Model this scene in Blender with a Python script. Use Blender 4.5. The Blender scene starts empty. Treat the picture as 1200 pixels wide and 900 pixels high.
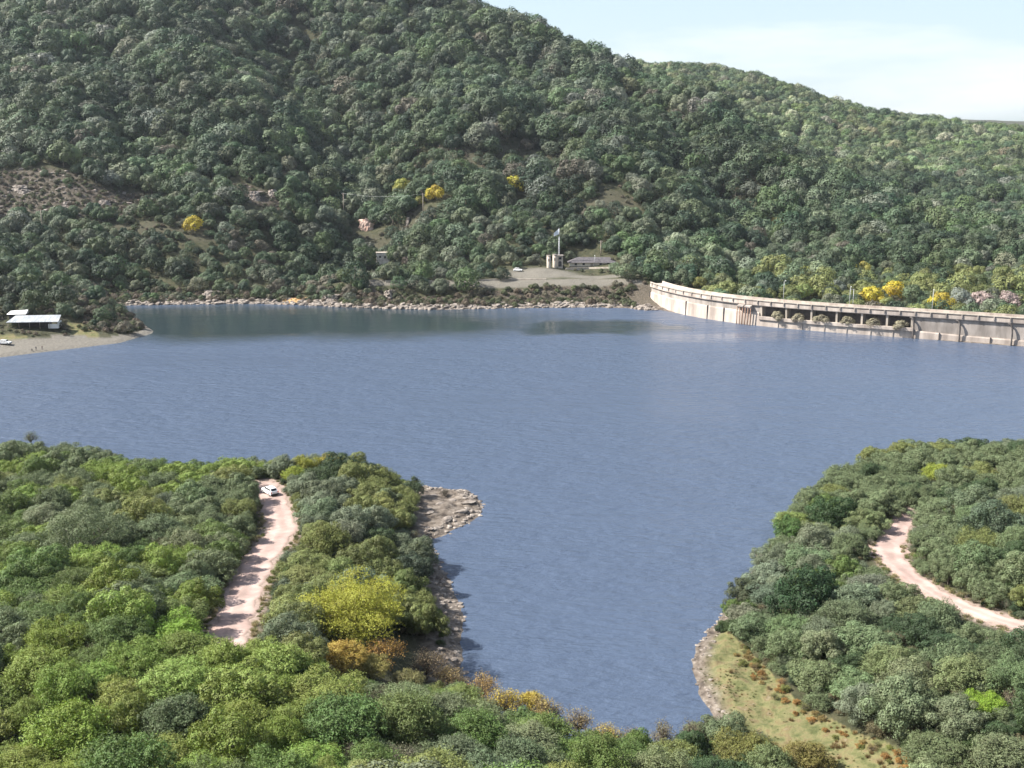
import bpy, bmesh, math, random
import numpy as np
from mathutils import Vector, Matrix
R_ = math.radians
random.seed(7)
RNG = np.random.default_rng(11)
scene = bpy.context.scene

# ---------------------------------------------------------------- camera
FPX = 1287.0; CAMZ = 85.0; PITCH = R_(12.7)
cam_d = bpy.data.cameras.new('camera'); cam = bpy.data.objects.new('camera', cam_d)
scene.collection.objects.link(cam)
cam.location = (0, 0, CAMZ); cam.rotation_euler = (R_(90) - PITCH, 0, 0)
cam_d.sensor_width = 36; cam_d.lens = 36 * FPX / 1200
cam_d.clip_start = 0.5; cam_d.clip_end = 30000
scene.camera = cam
scene.render.resolution_x = 1024; scene.render.resolution_y = 768

# ---------------------------------------------------------------- light
SUN_EL, SUN_AZ = 44.0, -90.0      # azimuth from +Y, negative = to the left
EXPOSURE = 1.36
HAZE = 0.000035
SKY_STR = 0.086; SUN_STR = 5.0
w = bpy.data.worlds.new('World'); scene.world = w; w.use_nodes = True
nt = w.node_tree; N = nt.nodes; L = nt.links
for n in list(N): N.remove(n)
out = N.new('ShaderNodeOutputWorld'); bg = N.new('ShaderNodeBackground')
sky = N.new('ShaderNodeTexSky'); sky.sky_type = 'NISHITA'; sky.sun_disc = False
sky.sun_elevation = R_(SUN_EL); sky.sun_rotation = R_(SUN_AZ)
sky.altitude = 500; sky.air_density = 1.0; sky.dust_density = 2.0; sky.ozone_density = 1.5
bg.inputs['Strength'].default_value = SKY_STR
# thin high cloud in the sky itself
tc = N.new('ShaderNodeTexCoord'); mp = N.new('ShaderNodeMapping')
mp.inputs['Scale'].default_value = (1.3, 1.6, 7.0); mp.inputs['Location'].default_value = (0.35, 0.1, 0.55)
nz = N.new('ShaderNodeTexNoise'); nz.inputs['Scale'].default_value = 2.1; nz.inputs['Detail'].default_value = 7
nz.inputs['Roughness'].default_value = 0.55
rp = N.new('ShaderNodeValToRGB'); rp.color_ramp.elements[0].position = 0.47; rp.color_ramp.elements[1].position = 0.74
rp.color_ramp.elements[1].color = (1, 1, 1, 1)
mx = N.new('ShaderNodeMix'); mx.data_type = 'RGBA'
mx.inputs['B'].default_value = (3.4, 4.05, 4.35, 1)
L.new(tc.outputs['Generated'], mp.inputs['Vector']); L.new(mp.outputs[0], nz.inputs['Vector'])
sx_ = N.new('ShaderNodeSeparateXYZ'); L.new(tc.outputs['Generated'], sx_.inputs[0])
hz = N.new('ShaderNodeMapRange'); hz.interpolation_type = 'SMOOTHSTEP'; hz.inputs[1].default_value = .02; hz.inputs[2].default_value = .85; hz.inputs[3].default_value = .62; hz.inputs[4].default_value = 0
L.new(sx_.outputs['Z'], hz.inputs[0]); mm = N.new('ShaderNodeMath'); mm.operation = 'MAXIMUM'
L.new(nz.outputs['Fac'], rp.inputs[0]); L.new(hz.outputs[0], mx.inputs['Factor'])
mc = N.new('ShaderNodeMix'); mc.data_type = 'RGBA'; mc.inputs['B'].default_value = (5.4, 5.5, 5.6, 1)
L.new(sky.outputs[0], mx.inputs['A']); L.new(mx.outputs['Result'], mc.inputs['A']); L.new(rp.outputs[0], mc.inputs['Factor']); L.new(mc.outputs['Result'], bg.inputs[0]); L.new(bg.outputs[0], out.inputs[0])

sd = bpy.data.lights.new('sun', 'SUN'); sd.energy = SUN_STR; sd.angle = R_(0.55); sd.color = (1, 0.955, 0.88)
so = bpy.data.objects.new('sun', sd); scene.collection.objects.link(so)
sdir = Vector((math.sin(R_(SUN_AZ)) * math.cos(R_(SUN_EL)), math.cos(R_(SUN_AZ)) * math.cos(R_(SUN_EL)), math.sin(R_(SUN_EL))))
so.rotation_euler = sdir.to_track_quat('Z', 'Y').to_euler(); so.location = (-50, -50, 200)
vs = scene.view_settings; vs.view_transform = 'Standard'; vs.look = 'None'; vs.gamma = 1; vs.exposure = EXPOSURE
vs.use_curve_mapping = False
scene.render.engine = 'CYCLES'
scene.cycles.max_bounces = 6; scene.cycles.diffuse_bounces = 2; scene.cycles.glossy_bounces = 2
scene.cycles.transmission_bounces = 2; scene.cycles.volume_bounces = 0; scene.cycles.transparent_max_bounces = 4

# ---------------------------------------------------------------- pixel <-> world helpers (photo pixels, 1200 x 900)
cp, sp_ = math.cos(PITCH), math.sin(PITCH)
def rayv(px, py):
    a = (px - 600) / FPX; b = (450 - py) / FPX
    return np.array([a, cp + b * sp_, -sp_ + b * cp])
def P(px, py, z=0.0):
    r = rayv(px, py); t = (z - CAMZ) / r[2]; return np.array([r[0] * t, r[1] * t, z])
def PD(px, py, Y):
    r = rayv(px, py); t = Y / r[1]; return np.array([r[0] * t, Y, CAMZ + r[2] * t])
def proj(x, y, z):
    d = y * cp - (z - CAMZ) * sp_; u = y * sp_ + (z - CAMZ) * cp
    return 600 + FPX * x / d, 450 - FPX * u / d, d

def sstep(a, b, x):
    t = np.clip((x - a) / (b - a), 0, 1); return t * t * (3 - 2 * t)
def vnoise(x, y, seed=0):
    xi = np.floor(x).astype(np.int64); yi = np.floor(y).astype(np.int64); fx = x - xi; fy = y - yi
    fx = fx * fx * (3 - 2 * fx); fy = fy * fy * (3 - 2 * fy)
    def h(i, j):
        n = (i * 374761393 + j * 668265263 + seed * 982451653) & 0xffffffff
        n = ((n ^ (n >> 13)) * 1274126177) & 0xffffffff
        return ((n ^ (n >> 16)) & 0xffff) / 65535.0
    return (h(xi, yi) * (1 - fx) + h(xi + 1, yi) * fx) * (1 - fy) + (h(xi, yi + 1) * (1 - fx) + h(xi + 1, yi + 1) * fx) * fy
def fbm(x, y, sc, oct=4, seed=0):
    v = 0; a = 1; t = 0
    for o in range(oct):
        v = v + a * (vnoise(x / sc + 17.3 * o, y / sc - 9.1 * o, seed + o) - 0.5); t += a; a *= 0.5; sc *= 0.5
    return v / t * 2          # about -1..1
def seg_dist(X, Y, pts, closed=False):
    d = np.full(X.shape, 1e9); tt = np.zeros(X.shape)
    n = len(pts)
    for i in range(n if closed else n - 1):
        a = pts[i]; b = pts[(i + 1) % n]; e = (b[0] - a[0], b[1] - a[1]); l2 = e[0] ** 2 + e[1] ** 2 + 1e-9
        t = np.clip(((X - a[0]) * e[0] + (Y - a[1]) * e[1]) / l2, 0, 1)
        q = np.hypot(X - a[0] - t * e[0], Y - a[1] - t * e[1]); m = q < d
        d = np.where(m, q, d); tt = np.where(m, i + t, tt)
    return d, tt
def inside(X, Y, pts):
    c = np.zeros(X.shape, bool); n = len(pts)
    for i in range(n):
        x1, y1 = pts[i][0], pts[i][1]; x2, y2 = pts[(i + 1) % n][0], pts[(i + 1) % n][1]
        if y1 == y2: continue
        m = ((y1 > Y) != (y2 > Y)) & (X < (x2 - x1) * (Y - y1) / (y2 - y1) + x1); c ^= m
    return c

# ---------------------------------------------------------------- the lake outline (on the water level, z = 0)
DAM_W = [(758, 358.5), (804, 369), (829, 373.2), (867, 379), (892, 382), (940, 386.3), (992, 390.5), (1067, 396), (1123, 400.5), (1183, 405), (1260, 409.5)]
SHORE_FAR = [(110, 359), (150, 358), (200, 357), (300, 356), (345, 357), (400, 360), (460, 362), (520, 363), (600, 361), (700, 360), (745, 358.5)]
SHORE_R = [(1420, 520), (1250, 534), (1150, 534), (1050, 534), (1010, 545), (960, 578), (925, 610), (905, 635), (890, 655), (868, 690),
           (845, 725), (822, 750), (812, 775), (815, 800), (830, 825), (838, 845)]
SHORE_B = [(800, 864), (760, 882), (700, 884), (640, 868), (600, 848), (560, 815)]
SHORE_L = [(545, 795), (538, 765), (543, 730), (538, 700), (520, 670), (508, 645), (500, 632), (520, 628), (545, 615), (562, 604), (565, 590),
           (550, 576), (520, 572), (490, 569), (460, 570), (430, 552), (380, 544), (340, 552), (300, 558), (200, 557), (100, 542), (0, 539), (-160, 532)]
BEACH = [(-300, 436), (-150, 428), (0, 419), (40, 414), (90, 408), (140, 402), (160, 396), (178, 391), (180, 388), (168, 380), (158, 372), (148, 366), (130, 361)]
lake_px = BEACH + SHORE_FAR[:-1] + [(735, 361), (760, 364), (772, 363)] + DAM_W[1:] + [(1420, 416)] + SHORE_R + SHORE_B + SHORE_L + [(-330, 520)]
def refine(pts, step=8.0, rough=1.2, seed=3):
    out = []; n = len(pts); k = 0
    for i in range(n):
        a, b = pts[i], pts[(i + 1) % n]; m = max(1, int(np.hypot(*(b - a)[:2]) / step))
        for j in range(m):
            out.append(a + (b - a) * j / m)
    return out
lake = [p[:2] for p in refine([P(*q) for q in lake_px])]
lake = np.array(lake)

# ---------------------------------------------------------------- roads (photo pixel, height)
ROAD1 = [P(307, 566, 4.7), P(314, 572, 5.0), P(326, 597, 5.8), P(330, 622, 6.6), P(306, 655, 7.8), P(288, 690, 9.3), P(277, 720, 10.8), P(268, 744, 12.1), P(262, 766, 13.3)]
ROAD2 = [P(1066, 600, 4.0), P(1052, 622, 4.5), P(1040, 645, 5.0), P(1062, 672, 5.6), P(1102, 698, 6.6), P(1150, 719, 7.6), P(1205, 737, 8.6), P(1290, 765, 10)]
def smooth_path(pts, n=12):
    pts = [np.array(p, float) for p in pts]; q = [2 * pts[0] - pts[1]] + pts + [2 * pts[-1] - pts[-2]]; o = []
    for i in range(1, len(q) - 2):
        for j in range(n):
            t = j / n
            o.append(0.5 * ((2 * q[i]) + (-q[i - 1] + q[i + 1]) * t + (2 * q[i - 1] - 5 * q[i] + 4 * q[i + 1] - q[i + 2]) * t * t + (-q[i - 1] + 3 * q[i] - 3 * q[i + 1] + q[i + 2]) * t ** 3))
    o.append(pts[-1]); return np.array(o)
road1 = smooth_path(ROAD1); road2 = smooth_path(ROAD2)
TERR = [PD(428, 331, 585), PD(480, 331, 585), PD(540, 330, 585), PD(600, 330, 585), (PD(660, 329.5, 583)), PD(715, 329, 582), PD(748, 328.5, 578)]
terr = smooth_path(TERR, 6)

# ---------------------------------------------------------------- control points of the land
C_ = []
def c(*ps): C_.extend([np.array(p, float) for p in ps])
# camera hill
for a in (-80, -45, -25, -12, 0):
    for r, z in ((4, 82.6), (30, 62), (60, 41), (80, 28), (100, 19), (122, 13)):
        s, k = math.sin(R_(a)), math.cos(R_(a)); c((r * s, r * k, z + (1.5 if a < -12 else (-4 if (a == 0 and r > 90) else 0)) * (r > 50)))
for a in (12, 25, 45, 80):
    for r, z in ((4, 82.6), (30, 60), (60, 36), (80, 21), (100, 11), (122, 4)):
        s, k = math.sin(R_(a)), math.cos(R_(a)); c((r * s, r * k, z + (4 if a > 40 and r > 50 else 0)))
for a in (110, 150, 180, 220, 260):
    for r, z in ((30, 90), (100, 112), (400, 150)): c((r * math.sin(R_(a)), r * math.cos(R_(a)), z))
# left peninsula
c(*road1[::6]); c(*road2[::6])
c(P(60, 560, 3), P(150, 585, 5), P(40, 610, 7), P(200, 640, 8), P(100, 690, 11), P(20, 760, 16), P(200, 760, 15), P(-120, 600, 8),
  P(400, 590, 4.5), P(440, 640, 4.5), P(470, 700, 4), P(400, 700, 7), P(420, 760, 8), P(480, 770, 5), P(370, 830, 15), P(480, 840, 10), P(570, 850, 6), P(535, 592, 1.2), P(515, 600, 1.4),
  P(510, 690, 1.5), P(520, 730, 1.6))
# right bank
c(P(1100, 560, 4), P(1180, 590, 6), P(960, 620, 2.5), P(960, 700, 4), P(1020, 760, 5.5), P(1100, 760, 7), P(1180, 820, 10), P(1100, 860, 8), P(1000, 850, 4),
  P(900, 720, 2.5), P(860, 770, 1.6), P(900, 810, 2.2), P(960, 860, 3), P(1000, 900, 3.5), P(1060, 900, 5.5), P(1290, 680, 12), P(880, 860, 2.2))
# left foreland with the beach
c(P(0, 412, 1.0), P(60, 405, 1.2), P(120, 398, 1.2), P(160, 390, 1.3), P(0, 400, 3), P(60, 393, 3.4), P(110, 388, 3.2), P(0, 386, 6), P(50, 383, 6), P(90, 381, 5), P(135, 376, 3.5), P(150, 381, 1.8),
  PD(0, 350, 492), PD(60, 356, 490), PD(110, 366, 487), PD(0, 320, 520), PD(70, 341, 515), PD(120, 356, 515), PD(-120, 370, 470), PD(-120, 300, 530))
# far shore bank and terrace
for x, y, D in ((140, 348, 580), (200, 346, 582), (300, 345, 580), (360, 345, 580), (410, 342, 580)): c(PD(x, y, D))
c(*terr[::5]); 
for p in terr[::5]: c(p + np.array((0, 12, .5)), p + np.array((0, 26, 1.5)), p + np.array((0, -9, -5.5)))
c(PD(630, 316, 607), PD(600, 317, 610), PD(680, 312, 625))
# mountain: rows of (x, y, distance)
for row in (
    [(-150, 250, 640), (0, 280, 615), (100, 280, 620), (200, 285, 625), (300, 285, 628), (380, 290, 630), (450, 280, 640), (540, 280, 650), (640, 270, 655), (720, 280, 645), (800, 290, 655)],
    [(-150, 160, 740), (0, 205, 690), (100, 205, 695), (200, 205, 705), (300, 215, 705), (380, 225, 715), (470, 215, 720), (560, 215, 725), (660, 205, 735), (760, 220, 735), (850, 240, 735)],
    [(-150, 60, 880), (0, 120, 800), (120, 115, 810), (240, 125, 830), (340, 140, 850), (440, 150, 860), (540, 130, 850), (640, 130, 850), (740, 150, 850), (840, 180, 830), (920, 210, 800)],
    [(-150, -20, 1000), (0, 30, 960), (150, 30, 970), (280, 50, 990), (380, 50, 1010), (480, 60, 990), (580, 60, 980), (680, 90, 960), (760, 115, 950), (830, 130, 930)],
    [(-150, -110, 1180), (0, -70, 1170), (150, -70, 1170), (300, -60, 1180), (420, -40, 1160), (500, -20, 1120), (560, 20, 1080), (640, 50, 1050), (700, 84, 1030), (735, 104, 1020), (768, 122, 1000)],
    [(-150, -150, 1400), (100, -130, 1400), (350, -100, 1400)]):
    c(*[PD(*q) for q in row])
# spur running down to the right, with lower ground behind it
c(PD(780, 124, 1330), PD(740, 118, 1350))
spur = [(805, 134, 985), (850, 156, 950), (910, 192, 890), (960, 224, 840), (1020, 244, 790), (1090, 268, 740), (1160, 288, 700), (1240, 305, 660)]
for q in spur:
    p = PD(*q); c(p, p + np.array((14, 60, -26)), p + np.array((30, 150, -40)))
for q in ((500, 1280), (620, 1250), (740, 1240)): c(((q[0] - 600) / FPX * q[1], q[1], 140))
# hill behind
for q in ((700, 112, 1900), (775, 98, 1800), (830, 88, 1760), (880, 103, 1740), (960, 129, 1720), (1030, 144, 1720), (1095, 156, 1720), (1160, 164, 1700), (1250, 172, 1650)):
    p = PD(*q); c(p, p + np.array((0, 250, -60)))
for q in ((860, 120, 1480), (950, 150, 1400), (1040, 180, 1330), (1120, 195, 1280), (1200, 205, 1230), (1280, 215, 1180), (1000, 205, 1150), (1100, 235, 1050), (1200, 262, 930), (1300, 280, 850)): c(PD(*q))
# ground behind the dam
for q in ((830, 345, 560), (900, 352, 545), (980, 360, 530), (1060, 368, 515), (1140, 374, 505), (1220, 378, 495)): p = PD(*q); c(p)
for q in ((850, 322, 605), (930, 328, 600), (1020, 330, 595), (1120, 336, 585), (1220, 340, 575), (900, 290, 670), (1000, 300, 650), (1120, 310, 630), (1230, 322, 610)): c(PD(*q))
# far country
for a in (-70, -50, -30, 0, 30, 50, 70):
    c((3200 * math.sin(R_(a)), 3200 * math.cos(R_(a)), 60 if a > -10 else 220))
c(PD(1300, 400, 520), (700, 300, 60), (700, 120, 90), (-700, 300, 60), (-700, 120, 90), (-900, 700, 150), (900, 700, 120), (1300, 1100, 140))
CT = np.array(C_)
def ker(d2): return np.sqrt(d2 + 14.0 ** 2)
d2 = ((CT[:, None, :2] - CT[None, :, :2]) ** 2).sum(-1)
n_ = len(CT); A = np.zeros((n_ + 3, n_ + 3)); A[:n_, :n_] = ker(d2) - np.eye(n_) * 0.6
A[:n_, n_] = 1; A[:n_, n_ + 1:] = CT[:, :2]; A[n_:, :n_] = A[:n_, n_:].T
SOL = np.linalg.solve(A, np.concatenate([CT[:, 2], [0, 0, 0]]))
def rbf(X, Y):
    o = SOL[n_] + SOL[n_ + 1] * X + SOL[n_ + 2] * Y
    for i in range(n_): o = o + SOL[i] * np.sqrt((X - CT[i, 0]) ** 2 + (Y - CT[i, 1]) ** 2 + 196.0)
    return o
GULLY = [([PD(330, 30, 1000), PD(400, 120, 870), PD(440, 190, 770), PD(440, 235, 700), PD(400, 280, 640)], 28, 42),
         ([PD(600, 60, 990), PD(640, 150, 840), PD(620, 230, 710)], 17, 34),
         ([PD(120, 60, 900), PD(160, 150, 770), PD(180, 200, 700)], 14, 30),
         ([PD(720, 110, 950), PD(800, 190, 820), PD(870, 250, 720)], 18, 34)]
def height(X, Y):
    X = np.asarray(X, float); Y = np.asarray(Y, float)
    z = rbf(X, Y); r = np.hypot(X, Y)
    D, _ = seg_dist(X, Y, lake, True); s = np.where(inside(X, Y, lake), -D, D)
    for pts, dep, wid in GULLY:
        g, t = seg_dist(X, Y, pts); z = z - dep * np.exp(-(g / wid) ** 2) * np.where(r > 600, 1, 0)
    m = sstep(620, 760, r) * sstep(2200, 1500, r)
    z = z + m * (fbm(X, Y, 120, 4, 5) * 15 + fbm(X + .3 * Y, Y, 45, 3, 9) * 3.0)
    z = z + fbm(X, Y, 16, 4, 21) * 0.9 * sstep(4, 20, s) * (1 - m)
    # roads lie in their own levelled bed
    for rd, hw in ((road1, 3.4), (road2, 2.6)):
        g, t = seg_dist(X, Y, rd); i = np.clip(t.astype(int), 0, len(rd) - 2); f = t - i
        zr = rd[i, 2] * (1 - f) + rd[i + 1, 2] * f
        z = z + (zr - 0.05 - z) * sstep(hw + 7, hw + .5, g)
    # bank
    steep = 10 + 10 * sstep(400, 300, r)
    zl = np.minimum(s * 0.28, 1.0) + sstep(0, 1, s / steep) * (np.maximum(z, 1.2) - 1.0)
    near = sstep(330, 300, r) + sstep(520, 560, r)
    zl = zl + near * (0.8 * fbm(X, Y, 3.2, 3, 33) + 0.5 * (np.abs(fbm(X * .6 + Y, Y - X * .5, 6, 3, 40)) - .3)) * sstep(-1, 3, s) * sstep(16, 5, s)
    zb = -0.3 * np.abs(s) ** 0.9
    zz = np.where(s > 0, zl, np.maximum(zb, -7) + near * .35 * fbm(X, Y, 3.2, 3, 33) * sstep(-4, 0, s))
    # low far ridge on the horizon
    k = sstep(4200, 5200, r) * sstep(7600, 6000, r)
    az = np.degrees(np.arctan2(X, Y))
    zz = zz * sstep(5200, 3000, r) + k * (85 + 72 + 14 * fbm(az * 100, r, 260, 3, 3) - 2.0 * (az - 20)) * sstep(-40, 5, az)
    return zz, s
# ---------------------------------------------------------------- material helpers
def new_mat(name):
    m = bpy.data.materials.new(name); m.use_nodes = True
    b = m.node_tree.nodes['Principled BSDF']; return m, m.node_tree.nodes, m.node_tree.links, b
def noisy(name, c1, c2, scale=1.0, rough=0.85, bump=0.0, detail=6, metallic=0.0, c3=None, stretch=(1, 1, 1), pos=(0.35, 0.65)):
    m, N, L, b = new_mat(name)
    tc = N.new('ShaderNodeTexCoord'); mp = N.new('ShaderNodeMapping'); mp.inputs['Scale'].default_value = stretch
    nz = N.new('ShaderNodeTexNoise'); nz.inputs['Scale'].default_value = scale; nz.inputs['Detail'].default_value = detail
    nz.inputs['Roughness'].default_value = 0.6
    r = N.new('ShaderNodeValToRGB'); r.color_ramp.elements[0].position = pos[0]; r.color_ramp.elements[1].position = pos[1]
    r.color_ramp.elements[0].color = (*c1, 1); r.color_ramp.elements[1].color = (*c2, 1)
    if c3: e = r.color_ramp.elements.new((pos[0] + pos[1]) / 2); e.color = (*c3, 1)
    L.new(tc.outputs['Object'], mp.inputs[0]); L.new(mp.outputs[0], nz.inputs['Vector']); L.new(nz.outputs['Fac'], r.inputs[0]); L.new(r.outputs[0], b.inputs['Base Color'])
    b.inputs['Roughness'].default_value = rough; b.inputs['Metallic'].default_value = metallic
    if rough > .6: b.inputs['Specular IOR Level'].default_value = 0.25
    if bump:
        bp = N.new('ShaderNodeBump'); bp.inputs['Strength'].default_value = bump; bp.inputs['Distance'].default_value = 0.1
        L.new(nz.outputs['Fac'], bp.inputs['Height']); L.new(bp.outputs[0], b.inputs['Normal'])
    return m
def leaf_mat(name, stuff):
    m, N, L, b = new_mat(name)
    if stuff:
        a = N.new('ShaderNodeAttribute'); a.attribute_type = 'INSTANCER'; a.attribute_name = 'tint'; col = a.outputs['Color']
    else:
        a = N.new('ShaderNodeObjectInfo'); col = a.outputs['Color']
    v = N.new('ShaderNodeAttribute'); v.attribute_name = 'var'
    hs = N.new('ShaderNodeHueSaturation')
    mh = N.new('ShaderNodeMapRange'); mh.inputs[3].default_value = 0.475; mh.inputs[4].default_value = 0.52; L.new(v.outputs['Fac'], mh.inputs[0])
    mv = N.new('ShaderNodeMapRange'); mv.inputs[3].default_value = 0.55; mv.inputs[4].default_value = 1.5; L.new(v.outputs['Fac'], mv.inputs[0])
    L.new(col, hs.inputs['Color']); L.new(mh.outputs[0], hs.inputs['Hue']); L.new(mv.outputs[0], hs.inputs['Value'])
    L.new(hs.outputs[0], b.inputs['Base Color']); b.inputs['Roughness'].default_value = 0.62; b.inputs['Specular IOR Level'].default_value = 0.3
    tr = N.new('ShaderNodeBsdfTranslucent'); mix = N.new('ShaderNodeMixShader'); mix.inputs[0].default_value = 0.16
    hs2 = N.new('ShaderNodeHueSaturation'); hs2.inputs['Hue'].default_value = 0.485; hs2.inputs['Value'].default_value = 1.5; hs2.inputs['Saturation'].default_value = 1.1
    L.new(hs.outputs[0], hs2.inputs['Color']); L.new(hs2.outputs[0], tr.inputs['Color'])
    o = N['Material Output']; L.new(b.outputs[0], mix.inputs[1]); L.new(tr.outputs[0], mix.inputs[2]); L.new(mix.outputs[0], o.inputs[0])
    return m
M_LEAF = leaf_mat('foliage', False); M_LEAFS = leaf_mat('foliage_mass', True)
M_BARK = noisy('bark', (0.07, 0.055, 0.045), (0.20, 0.17, 0.14), 3.0, 0.9, 0.4)
M_CONC = noisy('concrete_pale', (0.33, 0.285, 0.235), (0.54, 0.475, 0.40), 0.35, 0.85, 0.15, stretch=(1, 1, .35))
M_CONCW = noisy('concrete_stained', (0.20, 0.175, 0.155), (0.38, 0.335, 0.30), 0.30, 0.9, 0.2, stretch=(1, 1, .25))
M_CONCP = noisy('concrete_bleached', (0.27, 0.225, 0.195), (0.52, 0.45, 0.39), 0.25, 0.85, 0.15, stretch=(1, 1, .2))
M_DARKC = noisy('concrete_dark', (0.045, 0.04, 0.04), (0.10, 0.09, 0.085), 0.8, 0.9)
M_ASPH = noisy('asphalt_deck', (0.30, 0.27, 0.24), (0.42, 0.38, 0.34), 0.6, 0.9)
M_ROCK = noisy('rock', (0.08, 0.065, 0.055), (0.30, 0.265, 0.23), 0.55, 0.9, 0.8, c3=(0.21, 0.18, 0.155), stretch=(1, 1, 2.5))
M_PINK = noisy('rock_pink', (0.42, 0.27, 0.21), (0.70, 0.53, 0.44), 0.25, 0.9, 0.8)
M_METAL = noisy('metal_grey', (0.30, 0.31, 0.31), (0.42, 0.43, 0.43), 2, 0.5, metallic=.3)
M_WHITE = noisy('paint_white', (0.66, 0.66, 0.64), (0.80, 0.80, 0.78), 0.5, 0.45)
M_WOOD = noisy('pole_wood', (0.20, 0.16, 0.13), (0.38, 0.33, 0.28), 1, 0.85)
M_BLACK = noisy('rubber_black', (0.015, 0.015, 0.015), (0.03, 0.03, 0.03), 4, 0.7)
M_GLASS = noisy('dark_glass', (0.012, 0.014, 0.017), (0.02, 0.022, 0.026), 1, 0.08)
M_ROAD = noisy('dirt_road', (0.27, 0.195, 0.172), (0.42, 0.315, 0.28), 0.16, 0.95, 0.35, detail=9, c3=(0.34, 0.25, 0.222))

def worn_road():
    N = M_ROAD.node_tree.nodes; L = M_ROAD.node_tree.links; b = N['Principled BSDF']; src = b.inputs['Base Color'].links[0].from_socket
    a = N.new('ShaderNodeAttribute'); a.attribute_name = 'across'; g = N.new('ShaderNodeNewGeometry'); n = N.new('ShaderNodeTexNoise'); n.inputs['Scale'].default_value = .7; n.inputs['Detail'].default_value = 8; n.inputs['Roughness'].default_value = .7; L.new(g.outputs['Position'], n.inputs['Vector'])
    ab = N.new('ShaderNodeMath'); ab.operation = 'ABSOLUTE'; L.new(a.outputs['Fac'], ab.inputs[0])
    d = N.new('ShaderNodeMath'); d.operation = 'MULTIPLY_ADD'; d.inputs[1].default_value = .8; d.inputs[2].default_value = -.4; L.new(n.outputs['Fac'], d.inputs[0])
    s = N.new('ShaderNodeMath'); s.operation = 'ADD'; L.new(ab.outputs[0], s.inputs[0]); L.new(d.outputs[0], s.inputs[1])
    r = N.new('ShaderNodeValToRGB'); e = r.color_ramp.elements; e[0].position = 0; e[0].color = (.86, .87, .85, 1); e[1].position = 1; e[1].color = (.62, .65, .55, 1)
    for p, c_ in ((.16, (.90, .90, .88)), (.34, (1.08, 1.07, 1.06)), (.58, (1.04, 1.03, 1.02)), (.82, (.92, .91, .87))): q = e.new(p); q.color = (*c_, 1)
    m = N.new('ShaderNodeMix'); m.data_type = 'RGBA'; m.blend_type = 'MULTIPLY'; m.inputs['Factor'].default_value = 1; L.new(s.outputs[0], r.inputs[0]); L.new(src, m.inputs['A']); L.new(r.outputs[0], m.inputs['B']); L.new(m.outputs['Result'], b.inputs['Base Color'])
worn_road()
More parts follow.
